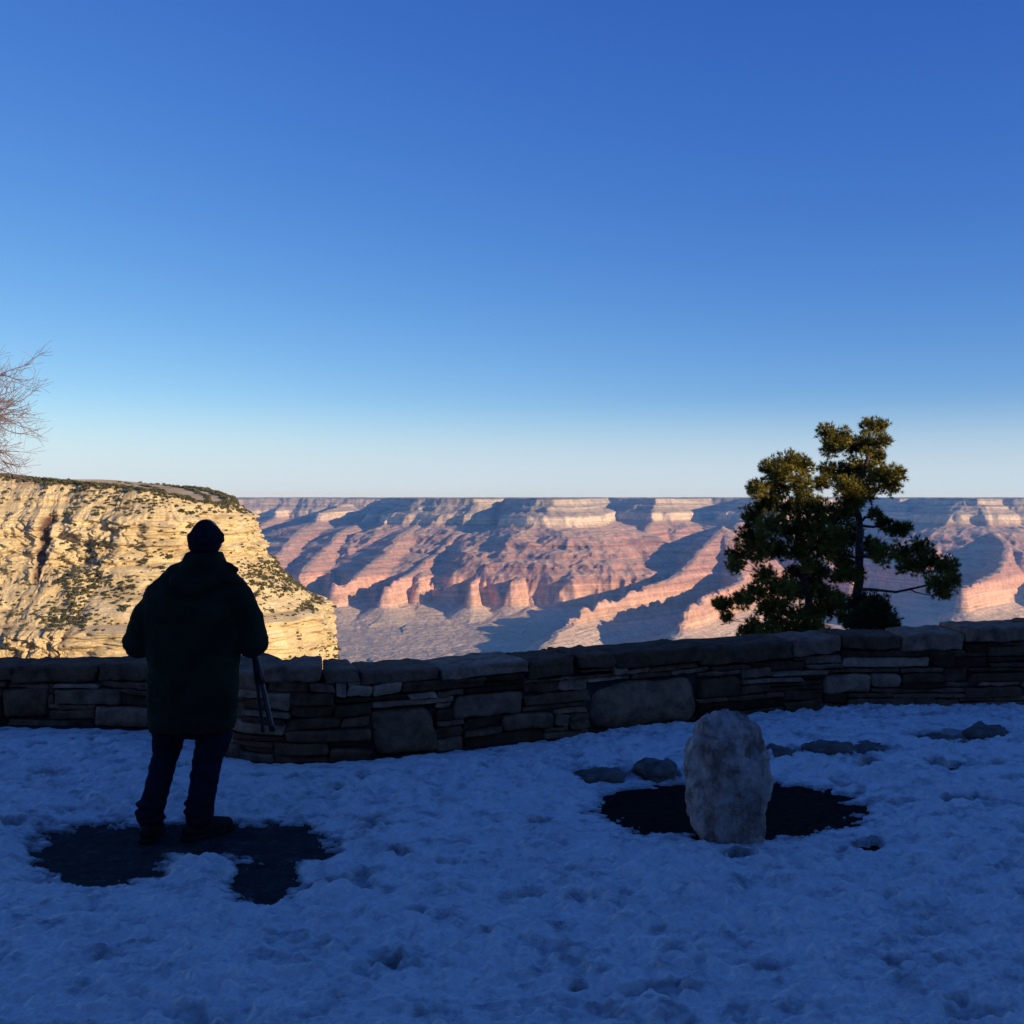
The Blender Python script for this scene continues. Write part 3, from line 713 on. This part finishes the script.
def pine(name, D, trunk_px, puffs, label, seed, r0=.10, base_drop=1.2, mat='needle', cat='tree', group=None, dens=1.0, parts=True):
    R = random.Random(seed)
    c2 = lambda cx, cy: (680+cx/3.413, 400+cy/3.413)
    T = [Vector(wp(*c2(cx, cy), D)) for cx, cy in trunk_px]
    for i in range(1, len(T)): T[i].y += R.uniform(-.12,.12)
    gz = -(D-10.8)*.38-.1
    base = Vector((T[0].x+R.uniform(-.1,.1), D, gz))
    root = empty(name, tuple(base)); tag(root, label, cat, group)
    pts = [Vector((0,0,-.2))]+[t-base for t in T]
    L = len(pts); TV = []; TQ = []
    # dense resample
    fine = []
    for a, b in zip(pts, pts[1:]):
        for k in range(5): fine.append(a.lerp(b, k/5)+Vector((R.uniform(-.012,.012), R.uniform(-.012,.012), 0)))
    fine.append(pts[-1])
    tube_into(TV, TQ, fine, [r0*(1-.85*i/(len(fine)-1)) for i in range(len(fine))], 9)
    link('trunk', mesh_np('trunk', TV, TQ), M['bark'], root)
    LV = []; LQ = []; NV = []; NT = []
    nodes = [(f, r0*(1-.85*i/(len(fine)-1)), 0.0) for i, f in enumerate(fine[3:], 3)]
    todo = []
    for cx, cy, pr in puffs:
        X0 = Vector(wp(*c2(cx, cy), D))-base
        tx = np.interp(X0.z, [p.z for p in fine], [p.x for p in fine])
        hs = min(1.0, .25+abs(X0.x-tx)*.45); dy = R.uniform(-1,1)*hs
        todo.append((abs(X0.x-tx), Vector(wp(*c2(cx, cy), D+dy))-base, pr))
    todo.sort(key=lambda q: q[0])
    for _, P, pr in todo:
        rad = pr/3.413/F*D
        def cost(nd):
            q, rr, dt = nd; d = P-q
            return d.length + .35*dt + (1.2*max(0, q.z-P.z+.05)) + (.35 if abs(d.z) > abs(d.x)*1.4+.3 else 0)
        q, rr, dt = min(nodes, key=cost)
        L_ = (P-q).length
        mid = q.lerp(P, .5)+Vector((R.uniform(-.06,.06), R.uniform(-.06,.06), -.10*L_+R.uniform(-.05,.05)))
        br = bez(q, mid, P, 7); r1 = min(.030, rr*.5); r2 = max(.006, r1*.55)
        br = [p+Vector((R.gauss(0,.008), R.gauss(0,.008), R.gauss(0,.012))) if 0 < k < 6 else p for k, p in enumerate(br)]
        tube_into(LV, LQ, br, [r1+(r2-r1)*k/6 for k in range(7)], 5)
        nodes.append((P, r2*1.4, dt+L_)); nodes.append((br[4], r2*1.5, dt+L_*.6))
        nt = int(165*dens*(pr/42)**2)+26
        for k in range(nt):
            d = Vector((R.gauss(0,1), R.gauss(0,1), R.gauss(0,1)*.85)).normalized()
            f = R.random()**.5
            lump = 1+.30*mn.noise(d*1.8+P*3)*1.6
            c = P+d*rad*f*lump*1.02
            if k % 5 == 0: tube_into(LV, LQ, [P.lerp(c, .1), P.lerp(c, .55)+Vector((0,0,-.01)), c], [.005,.004,.002], 3)
            ax = (d*.8+Vector((0,0,.5))+Vector((R.gauss(0,.4),R.gauss(0,.4),R.gauss(0,.3)))).normalized()
            for m in range(15):
                nd = (ax+Vector((R.gauss(0,.7),R.gauss(0,.7),R.gauss(0,.7)))).normalized(); ln = R.uniform(.05,.10)
                sd = nd.cross(Vector((R.gauss(0,1),R.gauss(0,1),R.gauss(0,1)))).normalized()*.0062
                s = c-ax*R.uniform(0,.03); j = len(NV)
                NV += [tuple(s-sd), tuple(s+sd), tuple(s+nd*ln)]; NT.append((j,j+1,j+2))
    link('branches', mesh_np('branches', LV, LQ), M['bark'], root)
    link('crown', mesh_np('crown', NV, NT), M[mat], root, smooth=False)
    return root
PL = [(370,215,45),(310,230,40),(420,225,40),(345,250,40),(265,300,38),(330,290,50),(410,290,45),(290,345,42),(355,365,50),(430,360,50),(480,375,48),(250,395,45),(310,430,52),(390,440,55),(460,440,58),
      (240,465,50),(200,530,40),(190,565,32),(270,515,50),(330,510,45),(400,515,42),(470,500,52),(520,470,48),(290,600,42),(345,640,50),(262,655,42),(210,680,38),(150,700,32),(130,692,22),(160,745,24),
      (390,590,32),(335,695,50),(290,710,35),(405,655,38),(230,790,36),(300,792,38),(365,785,42),(480,590,34),(480,655,40),(440,560,36),(400,735,40),(455,715,38),(460,770,40),(330,755,40),(260,775,36),(370,640,40),(440,620,36),(410,790,40)]
PR = [(650,85,34),(688,88,24),(692,140,28),(640,145,42),(500,110,32),(548,125,38),(520,160,42),(585,160,40),(670,190,34),(500,240,32),(480,280,32),(545,250,48),(610,235,52),(680,255,48),(740,250,32),
      (715,290,40),(565,300,48),(630,310,50),(590,350,40),(560,380,45),(520,410,42),(665,390,26),(695,420,28),(740,440,36),(770,440,24),(570,465,55),(530,520,48),(650,500,40),(690,525,44),(565,560,42),
      (540,600,32),(600,600,34),(755,520,34),(822,505,42),(780,560,46),(850,560,48),(912,568,42),(928,618,32),(872,625,38),(900,658,30),(560,700,40),(520,680,42),(500,715,36),(560,745,26)]
pine('pine_tree', 18.0, [(435,800),(432,700),(418,560),(410,430),(400,330),(375,225)], PL, 'left of the two pines beyond the wall, shorter and rounder, with its top lit yellow', 31, r0=.085)
pine('pine_tree', 18.6, [(596,800),(600,700),(606,560),(612,430),(600,330),(640,200),(652,100)], PR, 'taller right pine beyond the wall, reaching a long low branch out to the right', 32, r0=.12)
pine('juniper_shrub', 17.2, [(650,800),(655,760),(660,720)], [(620,690,42),(675,700,42),(640,740,55),(700,745,44),(600,760,40),(728,772,28),(665,775,45)], 'dark rounded shrub at the foot of the taller pine, just behind the wall', 33, r0=.05, mat='needle2', cat='shrub', dens=1.3)

def bare_tree():
    R = random.Random(5)
    D = 11.5; bx = (-134-512)/F*D
    root = empty('bare_tree', (bx, D, -.35)); tag(root, 'leafless tree with fine reddish twigs reaching in at the left edge against the sky', 'tree')
    TV = []; TQ = []; LV = []; LQ = []
    tr = [Vector((0,0,-.35)), Vector((.05,0,.9)), Vector((-.02,.05,2.2)), Vector((.1,0,3.2))]
    tube_into(TV, TQ, tr, [.11,.09,.075,.06], 9)
    link('trunk', mesh_np('trunk', TV, TQ), M['bark'], root)
    def grow(p, d, ln, r, lv):
        pts = [p]; q = p.copy(); dd = d.copy(); n = 5
        for k in range(n):
            dd = (dd+Vector((R.gauss(0,.13), R.gauss(0,.13), R.gauss(0,.11)+.02))).normalized(); q = q+dd*ln/n; pts.append(q.copy())
        tube_into(LV, LQ, pts, [max(.0018, r*(1-.6*k/n)) for k in range(n+1)], 5 if lv < 2 else 3)
        if lv >= 4: return
        nb = [6, 5, 4, 3][lv]
        for k in range(nb):
            t = R.uniform(.25, 1); i = min(n-1, int(t*n)); s = pts[i].lerp(pts[i+1], t*n-i)
            nd = (dd*.8+Vector((R.gauss(0,.55), R.gauss(0,.55), R.gauss(0,.5)))).normalized()
            grow(s, nd, ln*R.uniform(.5,.72), r*.52, lv+1)
    for k in range(8):
        a = k/8*6.28+R.uniform(-.3,.3); e = R.uniform(.05, .9)
        grow(tr[-1].lerp(tr[2], R.random()), Vector((math.cos(a)*math.cos(e), math.sin(a)*math.cos(e), math.sin(e))), .85, .03, 0)
    for z, e in ((3.25,.25),(3.3,.42),(3.0,.08),(3.15,.3),(2.75,.1),(3.1,.15),(3.2,.35),(2.9,.0)):
        grow(Vector((.05,0,z)), Vector((math.cos(e), R.uniform(-.25,.25), math.sin(e))), .98, .024, 0)
    link('branches', mesh_np('branches', LV, LQ), M['twig'], root)
bare_tree()

# ------------------------------------------------------------------ person
def bm_new(): return bmesh.new()
def ball(bm, c, r, sc=(1,1,1), rot=None, seg=16):
    m = Matrix.Translation(c) @ (rot.to_4x4() if rot else Matrix()) @ Matrix.Diagonal((r*sc[0], r*sc[1], r*sc[2], 1))
    bmesh.ops.create_uvsphere(bm, u_segments=seg, v_segments=max(8, seg//2+2), radius=1, matrix=m)
def limb(bm, pts, rs, seg=14):
    for (a, b), (ra, rb) in zip(zip(pts, pts[1:]), zip(rs, rs[1:])):
        a, b = Vector(a), Vector(b); d = b-a; L = d.length
        q = Vector((0,0,1)).rotation_difference(d.normalized()).to_matrix().to_4x4()
        bmesh.ops.create_cone(bm, cap_ends=True, segments=seg, radius1=ra, radius2=rb, depth=L, matrix=Matrix.Translation((a+b)/2) @ q)
    for p, r in zip(pts, rs): ball(bm, Vector(p), r, seg=seg)
def loft(bm, secs, n=28):
    """secs: (cx,cy,cz,rx,ry)"""
    rings = []
    for cx, cy, cz, rx, ry in secs:
        rings.append([bm.verts.new((cx+rx*math.cos(t)*(1-.08*abs(math.sin(2*t))*-1), cy+ry*math.sin(t), cz)) for t in [2*math.pi*k/n for k in range(n)]])
    for a, b in zip(rings, rings[1:]):
        for k in range(n): bm.faces.new((a[k], a[(k+1)%n], b[(k+1)%n], b[k]))
    bm.faces.new(rings[0][::-1]); bm.faces.new(rings[-1])
def remeshed(name, bm, voxel, mat, parent, smooth_it=4, disp=0, dscale=8, fac=.5, seed=0):
    bmesh.ops.recalc_face_normals(bm, faces=bm.faces)
    me = bpy.data.meshes.new('tmp'); bm.to_mesh(me); bm.free()
    o = bpy.data.objects.new('tmp', me); C.objects.link(o)
    r = o.modifiers.new('r', 'REMESH'); r.mode = 'VOXEL'; r.voxel_size = voxel
    s = o.modifiers.new('s', 'SMOOTH'); s.iterations = smooth_it; s.factor = fac
    bpy.context.view_layer.update()
    dg = bpy.context.evaluated_depsgraph_get()
    out = bpy.data.meshes.new_from_object(o.evaluated_get(dg)); out.name = name
    bpy.data.objects.remove(o)
    if disp:
        nn = [v.normal.copy() for v in out.vertices]
        for v, nv_ in zip(out.vertices, nn):
            p = v.co*dscale+Vector((seed,seed,seed)); q = Vector((p.x, p.y, p.z*1.8))
            v.co += nv_*disp*(mn.noise(q)+.5*(1-2*abs(mn.noise(q*2.3))))
        out.update()
    return link(name, out, mat, parent)

def hand_into(bm, wrist, fwd, palm_n, grip, thumb_side):
    """palm with five separate bent fingers closing round a small cylinder"""
    fwd = Vector(fwd).normalized(); pn_ = Vector(palm_n).normalized(); side = fwd.cross(pn_).normalized()*thumb_side
    w = Vector(wrist); c = w+fwd*.045
    m = Matrix((side, fwd, pn_)).transposed()
    ball(bm, c, 1, (.041,.050,.016), m)
    limb(bm, [w-fwd*.03, w+fwd*.01], [.026,.024], 10)
    for k, (o, l) in enumerate(((.030,.072),(.010,.080),(-.010,.074),(-.029,.058))):
        k0 = c+fwd*.042+side*o; a = [.55, 1.35, 2.0][:]
        p1 = k0+(fwd*math.cos(grip*.5)+pn_*math.sin(grip*.5))*l*.45
        p2 = p1+(fwd*math.cos(grip*1.4)+pn_*math.sin(grip*1.4))*l*.32
        p3 = p2+(fwd*math.cos(grip*2.2)+pn_*math.sin(grip*2.2))*l*.25
        limb(bm, [k0-fwd*.02, k0, p1, p2, p3], [.009,.0092,.0085,.0078,.0066], 8)
    t0 = w+fwd*.018+side*.030; t1 = t0+side*.020+fwd*.026+pn_*.014; t2 = t1+side*.002+fwd*.020+pn_*.020
    limb(bm, [t0-side*.012, t0, t1, t2], [.012,.012,.0105,.0085], 8)

def build_person():
    fx, fy = gp(190, 838)
    root = empty('person', (fx, fy, 0))
    tag(root, 'person seen from behind in dark hooded parka, knit cap and jeans, holding a tripod', 'person')
    U = .00557
    Lx = lambda px: (px-190)*U
    Lz = lambda py: (838-py)*U
    G = .005
    hx, hz = Lx(206), Lz(541)
    shL, shR = Vector((Lx(160), .0, Lz(599))), Vector((Lx(238), .0, Lz(599)))
    elL, elR = Vector((Lx(139), .03, Lz(640))), Vector((Lx(251), .03, Lz(640)))
    wrL, wrR = Vector((Lx(168), .27, Lz(640))), Vector((Lx(234), .27, Lz(648)))
    hipL, hipR = Vector((-.085,.0,Lz(680))), Vector((.115,.0,Lz(680)))
    knL, knR = Vector((Lx(164), .03, .46)), Vector((Lx(206), .02, .46))
    anL, anR = Vector((Lx(151), -.02, .10)), Vector((Lx(198), .0, .10))
    # body
    bm = bm_new()
    ball(bm, Vector((hx, .01, hz+.015)), 1, (.076,.096,.108)); ball(bm, Vector((hx,.045,hz-.045)), 1, (.058,.062,.070))
    limb(bm, [(hx,.108,hz+.012),(hx,.118,hz-.022)], [.011,.016], 10)                       # nose
    for s in (-1,1):
        ball(bm, Vector((hx+s*.076,.005,hz-.005)), 1, (.012,.022,.034))
        ball(bm, Vector((hx+s*.030,.098,hz+.012)), .011)                                   # eyes
    ball(bm, Vector((hx,.104,hz-.055)), 1, (.026,.010,.009)); ball(bm, Vector((hx,.100,hz-.088)), 1, (.024,.018,.016))
    limb(bm, [(hx,-.005,hz-.05),(hx-.02,0,Lz(575)),(.05,0,Lz(588))], [.058,.060,.075])
    loft(bm, [(.03,0,Lz(690),.13,.09),(.03,0,Lz(670),.15,.10),(.04,0,Lz(640),.14,.095),(.05,0,Lz(605),.17,.105),(.05,0,Lz(588),.15,.08)])
    for sh, el, wr in ((shL,elL,wrL),(shR,elR,wrR)): limb(bm, [sh, el, wr], [.055,.042,.027])
    for h, k, a in ((hipL,knL,anL),(hipR,knR,anR)): limb(bm, [h, k, a], [.085,.055,.036]); limb(bm, [a, a+Vector((.0,.12,-.06))], [.036,.028])
    hand_into(bm, wrL+Vector((.03,.01,0)), (.85,.35,.05), (-.3,-.9,.1), .9, 1)
    hand_into(bm, wrR+Vector((0,.01,0)), (-.25,.9,.1), (-.9,-.2,0), .95, 1)
    remeshed('body', bm, .0048, M['skin'], root, 3)
    # knit cap
    bm = bm_new()
    ball(bm, Vector((hx, .0, hz+.022)), 1, (.090,.106,.082)); ball(bm, Vector((hx-.003,-.012,hz+.064)), 1, (.060,.070,.056)); ball(bm, Vector((hx-.002,-.012,hz+.090)), 1, (.042,.048,.030))
    ball(bm, Vector((hx-.003,-.02,hz-.015)), 1, (.089,.088,.075))
    loft(bm, [(hx,-.002,hz-.010,.089,.107),(hx,-.002,hz+.0,.094,.112),(hx,-.002,hz+.035,.093,.111),(hx,-.002,hz+.045,.086,.103)])
    remeshed('knit_cap', bm, .006, M['beanie'], root, 3, .002, 30)
    # parka, one shell from collar to hem
    bm = bm_new()
    secs = []
    for py, a, b, ry in ((729,152,233,.155),(722,151,234,.165),(700,150,236,.168),(672,150,237,.165),(650,149,238,.165),(625,145,245,.168),(605,143,252,.165),(594,146,249,.152),(587,149,245,.138),(580,155,241,.125),(572,166,233,.11),(564,174,226,.095)):
        secs.append(((Lx(a)+Lx(b))/2, .005, Lz(py), (Lx(b)-Lx(a))/2, ry))
    loft(bm, secs, 36)
    limb(bm, [(Lx(192),.0,Lz(584)), (Lx(162),0,Lz(597))], [.085,.080]); limb(bm, [(Lx(214),.0,Lz(584)), (Lx(238),0,Lz(597))], [.085,.080])
    for sh, el, wr, s in ((shL,elL,wrL,-1),(shR,elR,wrR,1)):
        mid = sh.lerp(el,.5)+Vector((s*.012,-.01,0))
        limb(bm, [sh, mid, el, el.lerp(wr,.5)+Vector((0,0,-.005)), wr-(wr-el).normalized()*.02], [.084,.090,.086,.072,.055], 18)
        ball(bm, el+Vector((s*.006,-.012,-.012)), .088)
    remeshed('parka', bm, .0095, M['parka'], root, 5, .008, 9, seed=4)
    # hood lying on the shoulders, with its raised right edge
    bm = bm_new()
    pts = [(Lx(182),.06,Lz(566)),(Lx(179),-.02,Lz(572)),(Lx(184),-.09,Lz(581)),(Lx(200),-.125,Lz(586)),(Lx(216),-.10,Lz(581)),(Lx(226),-.03,Lz(573)),(Lx(224),.06,Lz(568))]
    limb(bm, pts, [.034,.044,.052,.056,.050,.038,.028], 14)
    limb(bm, [(Lx(190),.02,Lz(557)),(Lx(194),-.06,Lz(560)),(Lx(205),-.09,Lz(561)),(Lx(215),-.05,Lz(561)),(Lx(217),.02,Lz(560))], [.030,.040,.046,.036,.028], 14)
    loft(bm, [(Lx(203),-.01,Lz(582),.23,.12),(Lx(203),-.01,Lz(572),.17,.115),(Lx(204),-.01,Lz(562),.118,.11),(Lx(205),-.01,Lz(552),.092,.10)], 28)
    limb(bm, [(Lx(218),-.04,Lz(563)),(Lx(230),-.02,Lz(566)),(Lx(239),.0,Lz(569.5))], [.034,.022,.007], 10)
    limb(bm, [(Lx(226),-.03,Lz(576)),(Lx(239),.0,Lz(569.5))], [.03,.007], 10)
    remeshed('hood', bm, .0085, M['parka'], root, 4, .005, 12, seed=9)
    # jeans
    bm = bm_new()
    loft(bm, [(.015,0,Lz(735),.17,.10),(.015,0,Lz(700),.175,.115),(.02,0,Lz(675),.165,.11)], 28)
    limb(bm, [hipL, Vector((Lx(168),.01,Lz(735))), knL, anL.lerp(knL,.45)+Vector((0,-.01,0)), anL+Vector((0,0,.02))], [.095,.088,.070,.066,.066], 18)
    limb(bm, [hipR, Vector((Lx(214),.01,Lz(735))), knR+Vector((.008,0,0)), anR.lerp(knR,.45)+Vector((.005,-.01,0)), anR+Vector((.008,0,.02))], [.098,.098,.080,.074,.074], 18)
    for a, s in ((anL,1),(anR,1)):
        ball(bm, a+Vector((0,-.005,.055)), 1, (.078,.075,.022)); ball(bm, a+Vector((.008,0,.015)), 1, (.078,.078,.020)); ball(bm, a+Vector((-.006,0,.10)), 1, (.072,.070,.018))
    remeshed('jeans', bm, .0085, M['denim'], root, 3, .008, 14, seed=2)
    # boots
    for a, ang, ln in ((anL,.10,.24),(anR,-.75,.25)):
        d = Vector((-math.sin(ang), math.cos(ang), 0)); bm = bm_new(); h = a.copy(); h.z = .055
        heel = h-d*.05
        limb(bm, [heel, h+d*.08, h+d*(ln-.07)-Vector((0,0,.015))], [.047,.050,.038], 16); limb(bm, [h, a+Vector((0,0,.03))], [.050,.052], 14)
        b = remeshed('boot', bm, .007, M['shoe'], root, 3)
        for v in b.data.vertices: v.co.z = max(v.co.z, .022)
        bm = bm_new()
        for t, r in ((-.05,.050),(.0,.046),(.06,.052),(.12,.051),(ln-.065,.042)):
            bmesh.ops.create_cone(bm, cap_ends=True, segments=20, radius1=r, radius2=r, depth=.028, matrix=Matrix.Translation(Vector((h.x,h.y,.014))+d*t))
        remeshed('sole', bm, .006, M['shoe'], b, 1)
    # tripod, folded, held upright in the right hand
    t = empty('tripod', (fx+Lx(246), fy+.29, 0)); tag(t, 'thin folded black tripod held upright at the right side of the person', 'tripod')
    top = Vector((Lx(237)-Lx(246), .02, Lz(640)))
    feet = [Vector((Lx(262)-Lx(246), -.03, Lz(738))), Vector((Lx(256)-Lx(246), .05, Lz(741))), Vector((Lx(252)-Lx(246), -.05, Lz(738)))]
    for fi, f in enumerate(feet):
        V = []; Q = []; a = top+(f-top).normalized()*.03
        tube_into(V, Q, [a, a.lerp(f,.48), a.lerp(f,.485)], [.014,.014,.011], 10); tube_into(V, Q, [a.lerp(f,.48), f], [.010,.010], 10)
        lg = link('leg', mesh_np('leg', V, Q), M['greymetal'] if fi == 0 else M['blackmetal'], t)
        V = []; Q = []; e = (f-a).normalized(); tube_into(V, Q, [f-e*.012, f-e*.01, f+e*.022, f+e*.025], [.002,.011,.010,.002], 10)
        link('foot', mesh_np('foot', V, Q), M['blackmetal'], lg)
        V = []; Q = []; c = a.lerp(f,.48); tube_into(V, Q, [c-e*.02, c-e*.019, c+e*.019, c+e*.02], [.002,.014,.014,.002], 10)
        link('leg_lock', mesh_np('leg_lock', V, Q), M['blackmetal'], lg)
    V = []; Q = []; tube_into(V, Q, [top-Vector((0,0,.04)), top-Vector((0,0,.035)), top+Vector((0,0,.03)), top+Vector((0,0,.035)), top+Vector((0,0,.10))], [.004,.026,.024,.012,.012], 14)
    link('column', mesh_np('column', V, Q), M['blackmetal'], t)
    bm = bm_new(); ball(bm, top+Vector((0,0,.115)), .022)
    bmesh.ops.create_cone(bm, cap_ends=True, segments=20, radius1=.028, radius2=.030, depth=.014, matrix=Matrix.Translation(top+Vector((0,0,.142))))
    limb(bm, [top+Vector((0,0,.115)), top+Vector((.02,.07,.09)), top+Vector((.02,.11,.085))], [.006,.006,.009], 8)
    me = bpy.data.meshes.new('ball_head'); bm.to_mesh(me); bm.free(); link('ball_head', me, M['blackmetal'], t)
build_person()

# ------------------------------------------------------------------ sun direction and the lodge whose shadow covers the terrace, plus an added skylight blocker
SUN_AZ = math.radians(57)      # to the right of straight behind the camera
SUN_EL = math.radians(12.5)
SD = Vector((math.sin(SUN_AZ)*math.cos(SUN_EL), -math.cos(SUN_AZ)*math.cos(SUN_EL), math.sin(SUN_EL)))

def box_into(V, Q, x0, x1, y0, y1, z0, z1):
    n = len(V); V += [(x0,y0,z0),(x1,y0,z0),(x1,y1,z0),(x0,y1,z0),(x0,y0,z1),(x1,y0,z1),(x1,y1,z1),(x0,y1,z1)]
    Q += [(n,n+3,n+2,n+1),(n+4,n+5,n+6,n+7),(n,n+1,n+5,n+4),(n+1,n+2,n+6,n+5),(n+2,n+3,n+7,n+6),(n+3,n,n+4,n+7)]
def unseen_building(name, loc, rz, W, D, H, roof_h, floors, label):
    """local: front wall on y=0, x from -W/2..W/2, body behind (negative y)"""
    root = empty(name, loc, rz); tag(root, label, 'building')
    V = []; Q = []; box_into(V, Q, -W/2, W/2, -D, 0, -.3, 1.2); link('stone_base', mesh_np('stone_base', V, Q), M['lodge_stone'], root, False)
    V = []; Q = []; box_into(V, Q, -W/2+.15, W/2-.15, -D+.15, -.15, 1.2, H); link('wall', mesh_np('wall', V, Q), M['lodge_wall'], root, False)
    o = .7; n = [(-W/2-o,-D-o,H),(W/2+o,-D-o,H),(W/2+o,o,H),(-W/2-o,o,H),(-W/2+2,-D/2,H+roof_h),(W/2-2,-D/2,H+roof_h)]
    me = bpy.data.meshes.new('roof'); me.from_pydata(n, [], [(0,1,5,4),(1,2,5),(2,3,4,5),(3,0,4),(3,2,1,0)]); rf = link('roof', me, M['shingle'], root, False)
    V = []; Q = []; box_into(V, Q, -W/4-.6, -W/4+.6, -D/2-.6, -D/2+.6, H+roof_h*.55, H+roof_h+.5); link('chimney', mesh_np('chimney', V, Q), M['lodge_stone'], rf, False)
    fh = (H-1.2)/floors; k = int(W/3.2)
    for f in range(floors):
        for i in range(k):
            x = -W/2+1.6+i*3.2; z = 1.2+f*fh+.7
            V = []; Q = []
            for a in ((x-.6,x-.5,z,z+1.5),(x+.5,x+.6,z,z+1.5),(x-.5,x+.5,z,z+.1),(x-.5,x+.5,z+1.4,z+1.5),(x-.03,x+.03,z+.1,z+1.4)): box_into(V, Q, a[0],a[1],-.145,-.05,a[2],a[3])
            w = link('window', mesh_np('window', V, Q), M['frame'], root, False)
            V = []; Q = []; box_into(V, Q, x-.498,x+.498,-.148,-.10,z+.102,z+1.398); link('pane', mesh_np('pane', V, Q), M['glass'], w, False)
    return root
# ridge of the east wing passes 32.5 m up-sun from the pines, 10 m high
hx_, hy_ = 5.6+math.sin(SUN_AZ)*32.5, 18-math.cos(SUN_AZ)*32.5
along = Vector((math.cos(SUN_AZ), math.sin(SUN_AZ)))
ce = Vector((hx_, hy_))-along*16
D_ = 9.0
front = ce-Vector((math.sin(SUN_AZ), -math.cos(SUN_AZ)))*D_/2
LH = 1.9+32.5*math.tan(SUN_EL)
unseen_building('lodge', (front.x, front.y, 0), SUN_AZ, 50, D_, LH-2.4, 2.4, 2, 'long two storey log and stone lodge outside the picture on the right')
unseen_building('unseen_building', (-9, -13, 0), 0, 42, 14, 9.5, 3.5, 3, 'unseen three storey building added behind the photographer to cut skylight on the snow')  # unseen block, added to shut out skylight and darken the snow

# ------------------------------------------------------------------ haze
V = []; Q = []; box_into(V, Q, -14500, 15500, -400, 17900, -1700, 75)
hz = link('haze', mesh_np('haze', V, Q), None, smooth=False)
hm = bpy.data.materials.new('haze'); hm.use_nodes = True; nt = hm.node_tree; nt.nodes.remove(nt.nodes['Principled BSDF'])
pv = nt.nodes.new('ShaderNodeVolumePrincipled'); pv.inputs['Density'].default_value = 2.9e-5; pv.inputs['Color'].default_value = (.20,.50,1,1); pv.inputs['Absorption Color'].default_value = (1,1,1,1)
pv.inputs['Anisotropy'].default_value = .2
nt.links.new(pv.outputs[0], nt.nodes['Material Output'].inputs['Volume']); hz.data.materials.append(hm)
tag(hz, kind='stuff', label='thin blue air haze over the canyon', cat='haze')

# ------------------------------------------------------------------ light and sky
w = bpy.data.worlds.new('World'); bpy.context.scene.world = w; w.use_nodes = True
nt = w.node_tree; bg = nt.nodes['Background']
sky = nt.nodes.new('ShaderNodeTexSky'); sky.sky_type = 'NISHITA'; sky.sun_disc = False
sky.sun_elevation = SUN_EL; sky.sun_rotation = math.atan2(SD.x, SD.y); sky.altitude = 2100; sky.air_density = 1.0; sky.dust_density = 0; sky.ozone_density = 3.0
# the photograph's deeper, bluer sky: one power and gain per channel of the same sky
sep = nt.nodes.new('ShaderNodeSeparateColor'); cmb = nt.nodes.new('ShaderNodeCombineColor'); nt.links.new(sky.outputs[0], sep.inputs[0])
for k, (pw, gn) in enumerate(((1.41,1.72),(1.10,1.20),(.57,1.01))):
    a = nt.nodes.new('ShaderNodeMath'); a.operation = 'MULTIPLY'; a.inputs[1].default_value = .1
    b = nt.nodes.new('ShaderNodeMath'); b.operation = 'POWER'; b.inputs[1].default_value = pw
    c = nt.nodes.new('ShaderNodeMath'); c.operation = 'MULTIPLY'; c.inputs[1].default_value = gn*10
    nt.links.new(sep.outputs[k], a.inputs[0]); nt.links.new(a.outputs[0], b.inputs[0]); nt.links.new(b.outputs[0], c.inputs[0]); nt.links.new(c.outputs[0], cmb.inputs[k])
# pale band of clear winter air along the horizon
tcw = nt.nodes.new('ShaderNodeTexCoord'); spw = nt.nodes.new('ShaderNodeSeparateXYZ'); nt.links.new(tcw.outputs['Generated'], spw.inputs[0])
mrw = nt.nodes.new('ShaderNodeMapRange'); mrw.interpolation_type = 'SMOOTHSTEP'; nt.links.new(spw.outputs['Z'], mrw.inputs['Value'])
mrw.inputs['From Min'].default_value = .0; mrw.inputs['From Max'].default_value = .10; mrw.inputs['To Min'].default_value = .85; mrw.inputs['To Max'].default_value = 0
mxw = nt.nodes.new('ShaderNodeMix'); mxw.data_type = 'RGBA'; nt.links.new(mrw.outputs[0], mxw.inputs[0]); nt.links.new(cmb.outputs[0], mxw.inputs[6]); mxw.inputs[7].default_value = (5.2,6.45,7.5,1)
nt.links.new(mxw.outputs[2], bg.inputs['Color']); bg.inputs['Strength'].default_value = .088
sl = bpy.data.lights.new('sun', 'SUN'); sl.energy = 5.0; sl.angle = math.radians(.53); sl.color = (1,.80,.56)
so = bpy.data.objects.new('sun', sl); C.objects.link(so); so.rotation_euler = SD.to_track_quat('Z', 'Y').to_euler(); so.location = (30,-30,40)

cam = bpy.data.cameras.new('camera'); co = bpy.data.objects.new('camera', cam); C.objects.link(co)
co.location = (0,0,CZ); co.rotation_euler = (math.pi/2,0,0); cam.sensor_width = 36; cam.lens = 36; cam.shift_y = -(512-HOR)/1024
cam.clip_start = .1; cam.clip_end = 60000
sc = bpy.context.scene; sc.camera = co
sc.view_settings.view_transform = 'Standard'; sc.view_settings.look = 'None'; sc.view_settings.exposure = .33; sc.view_settings.gamma = 1
sc.cycles.volume_bounces = 1
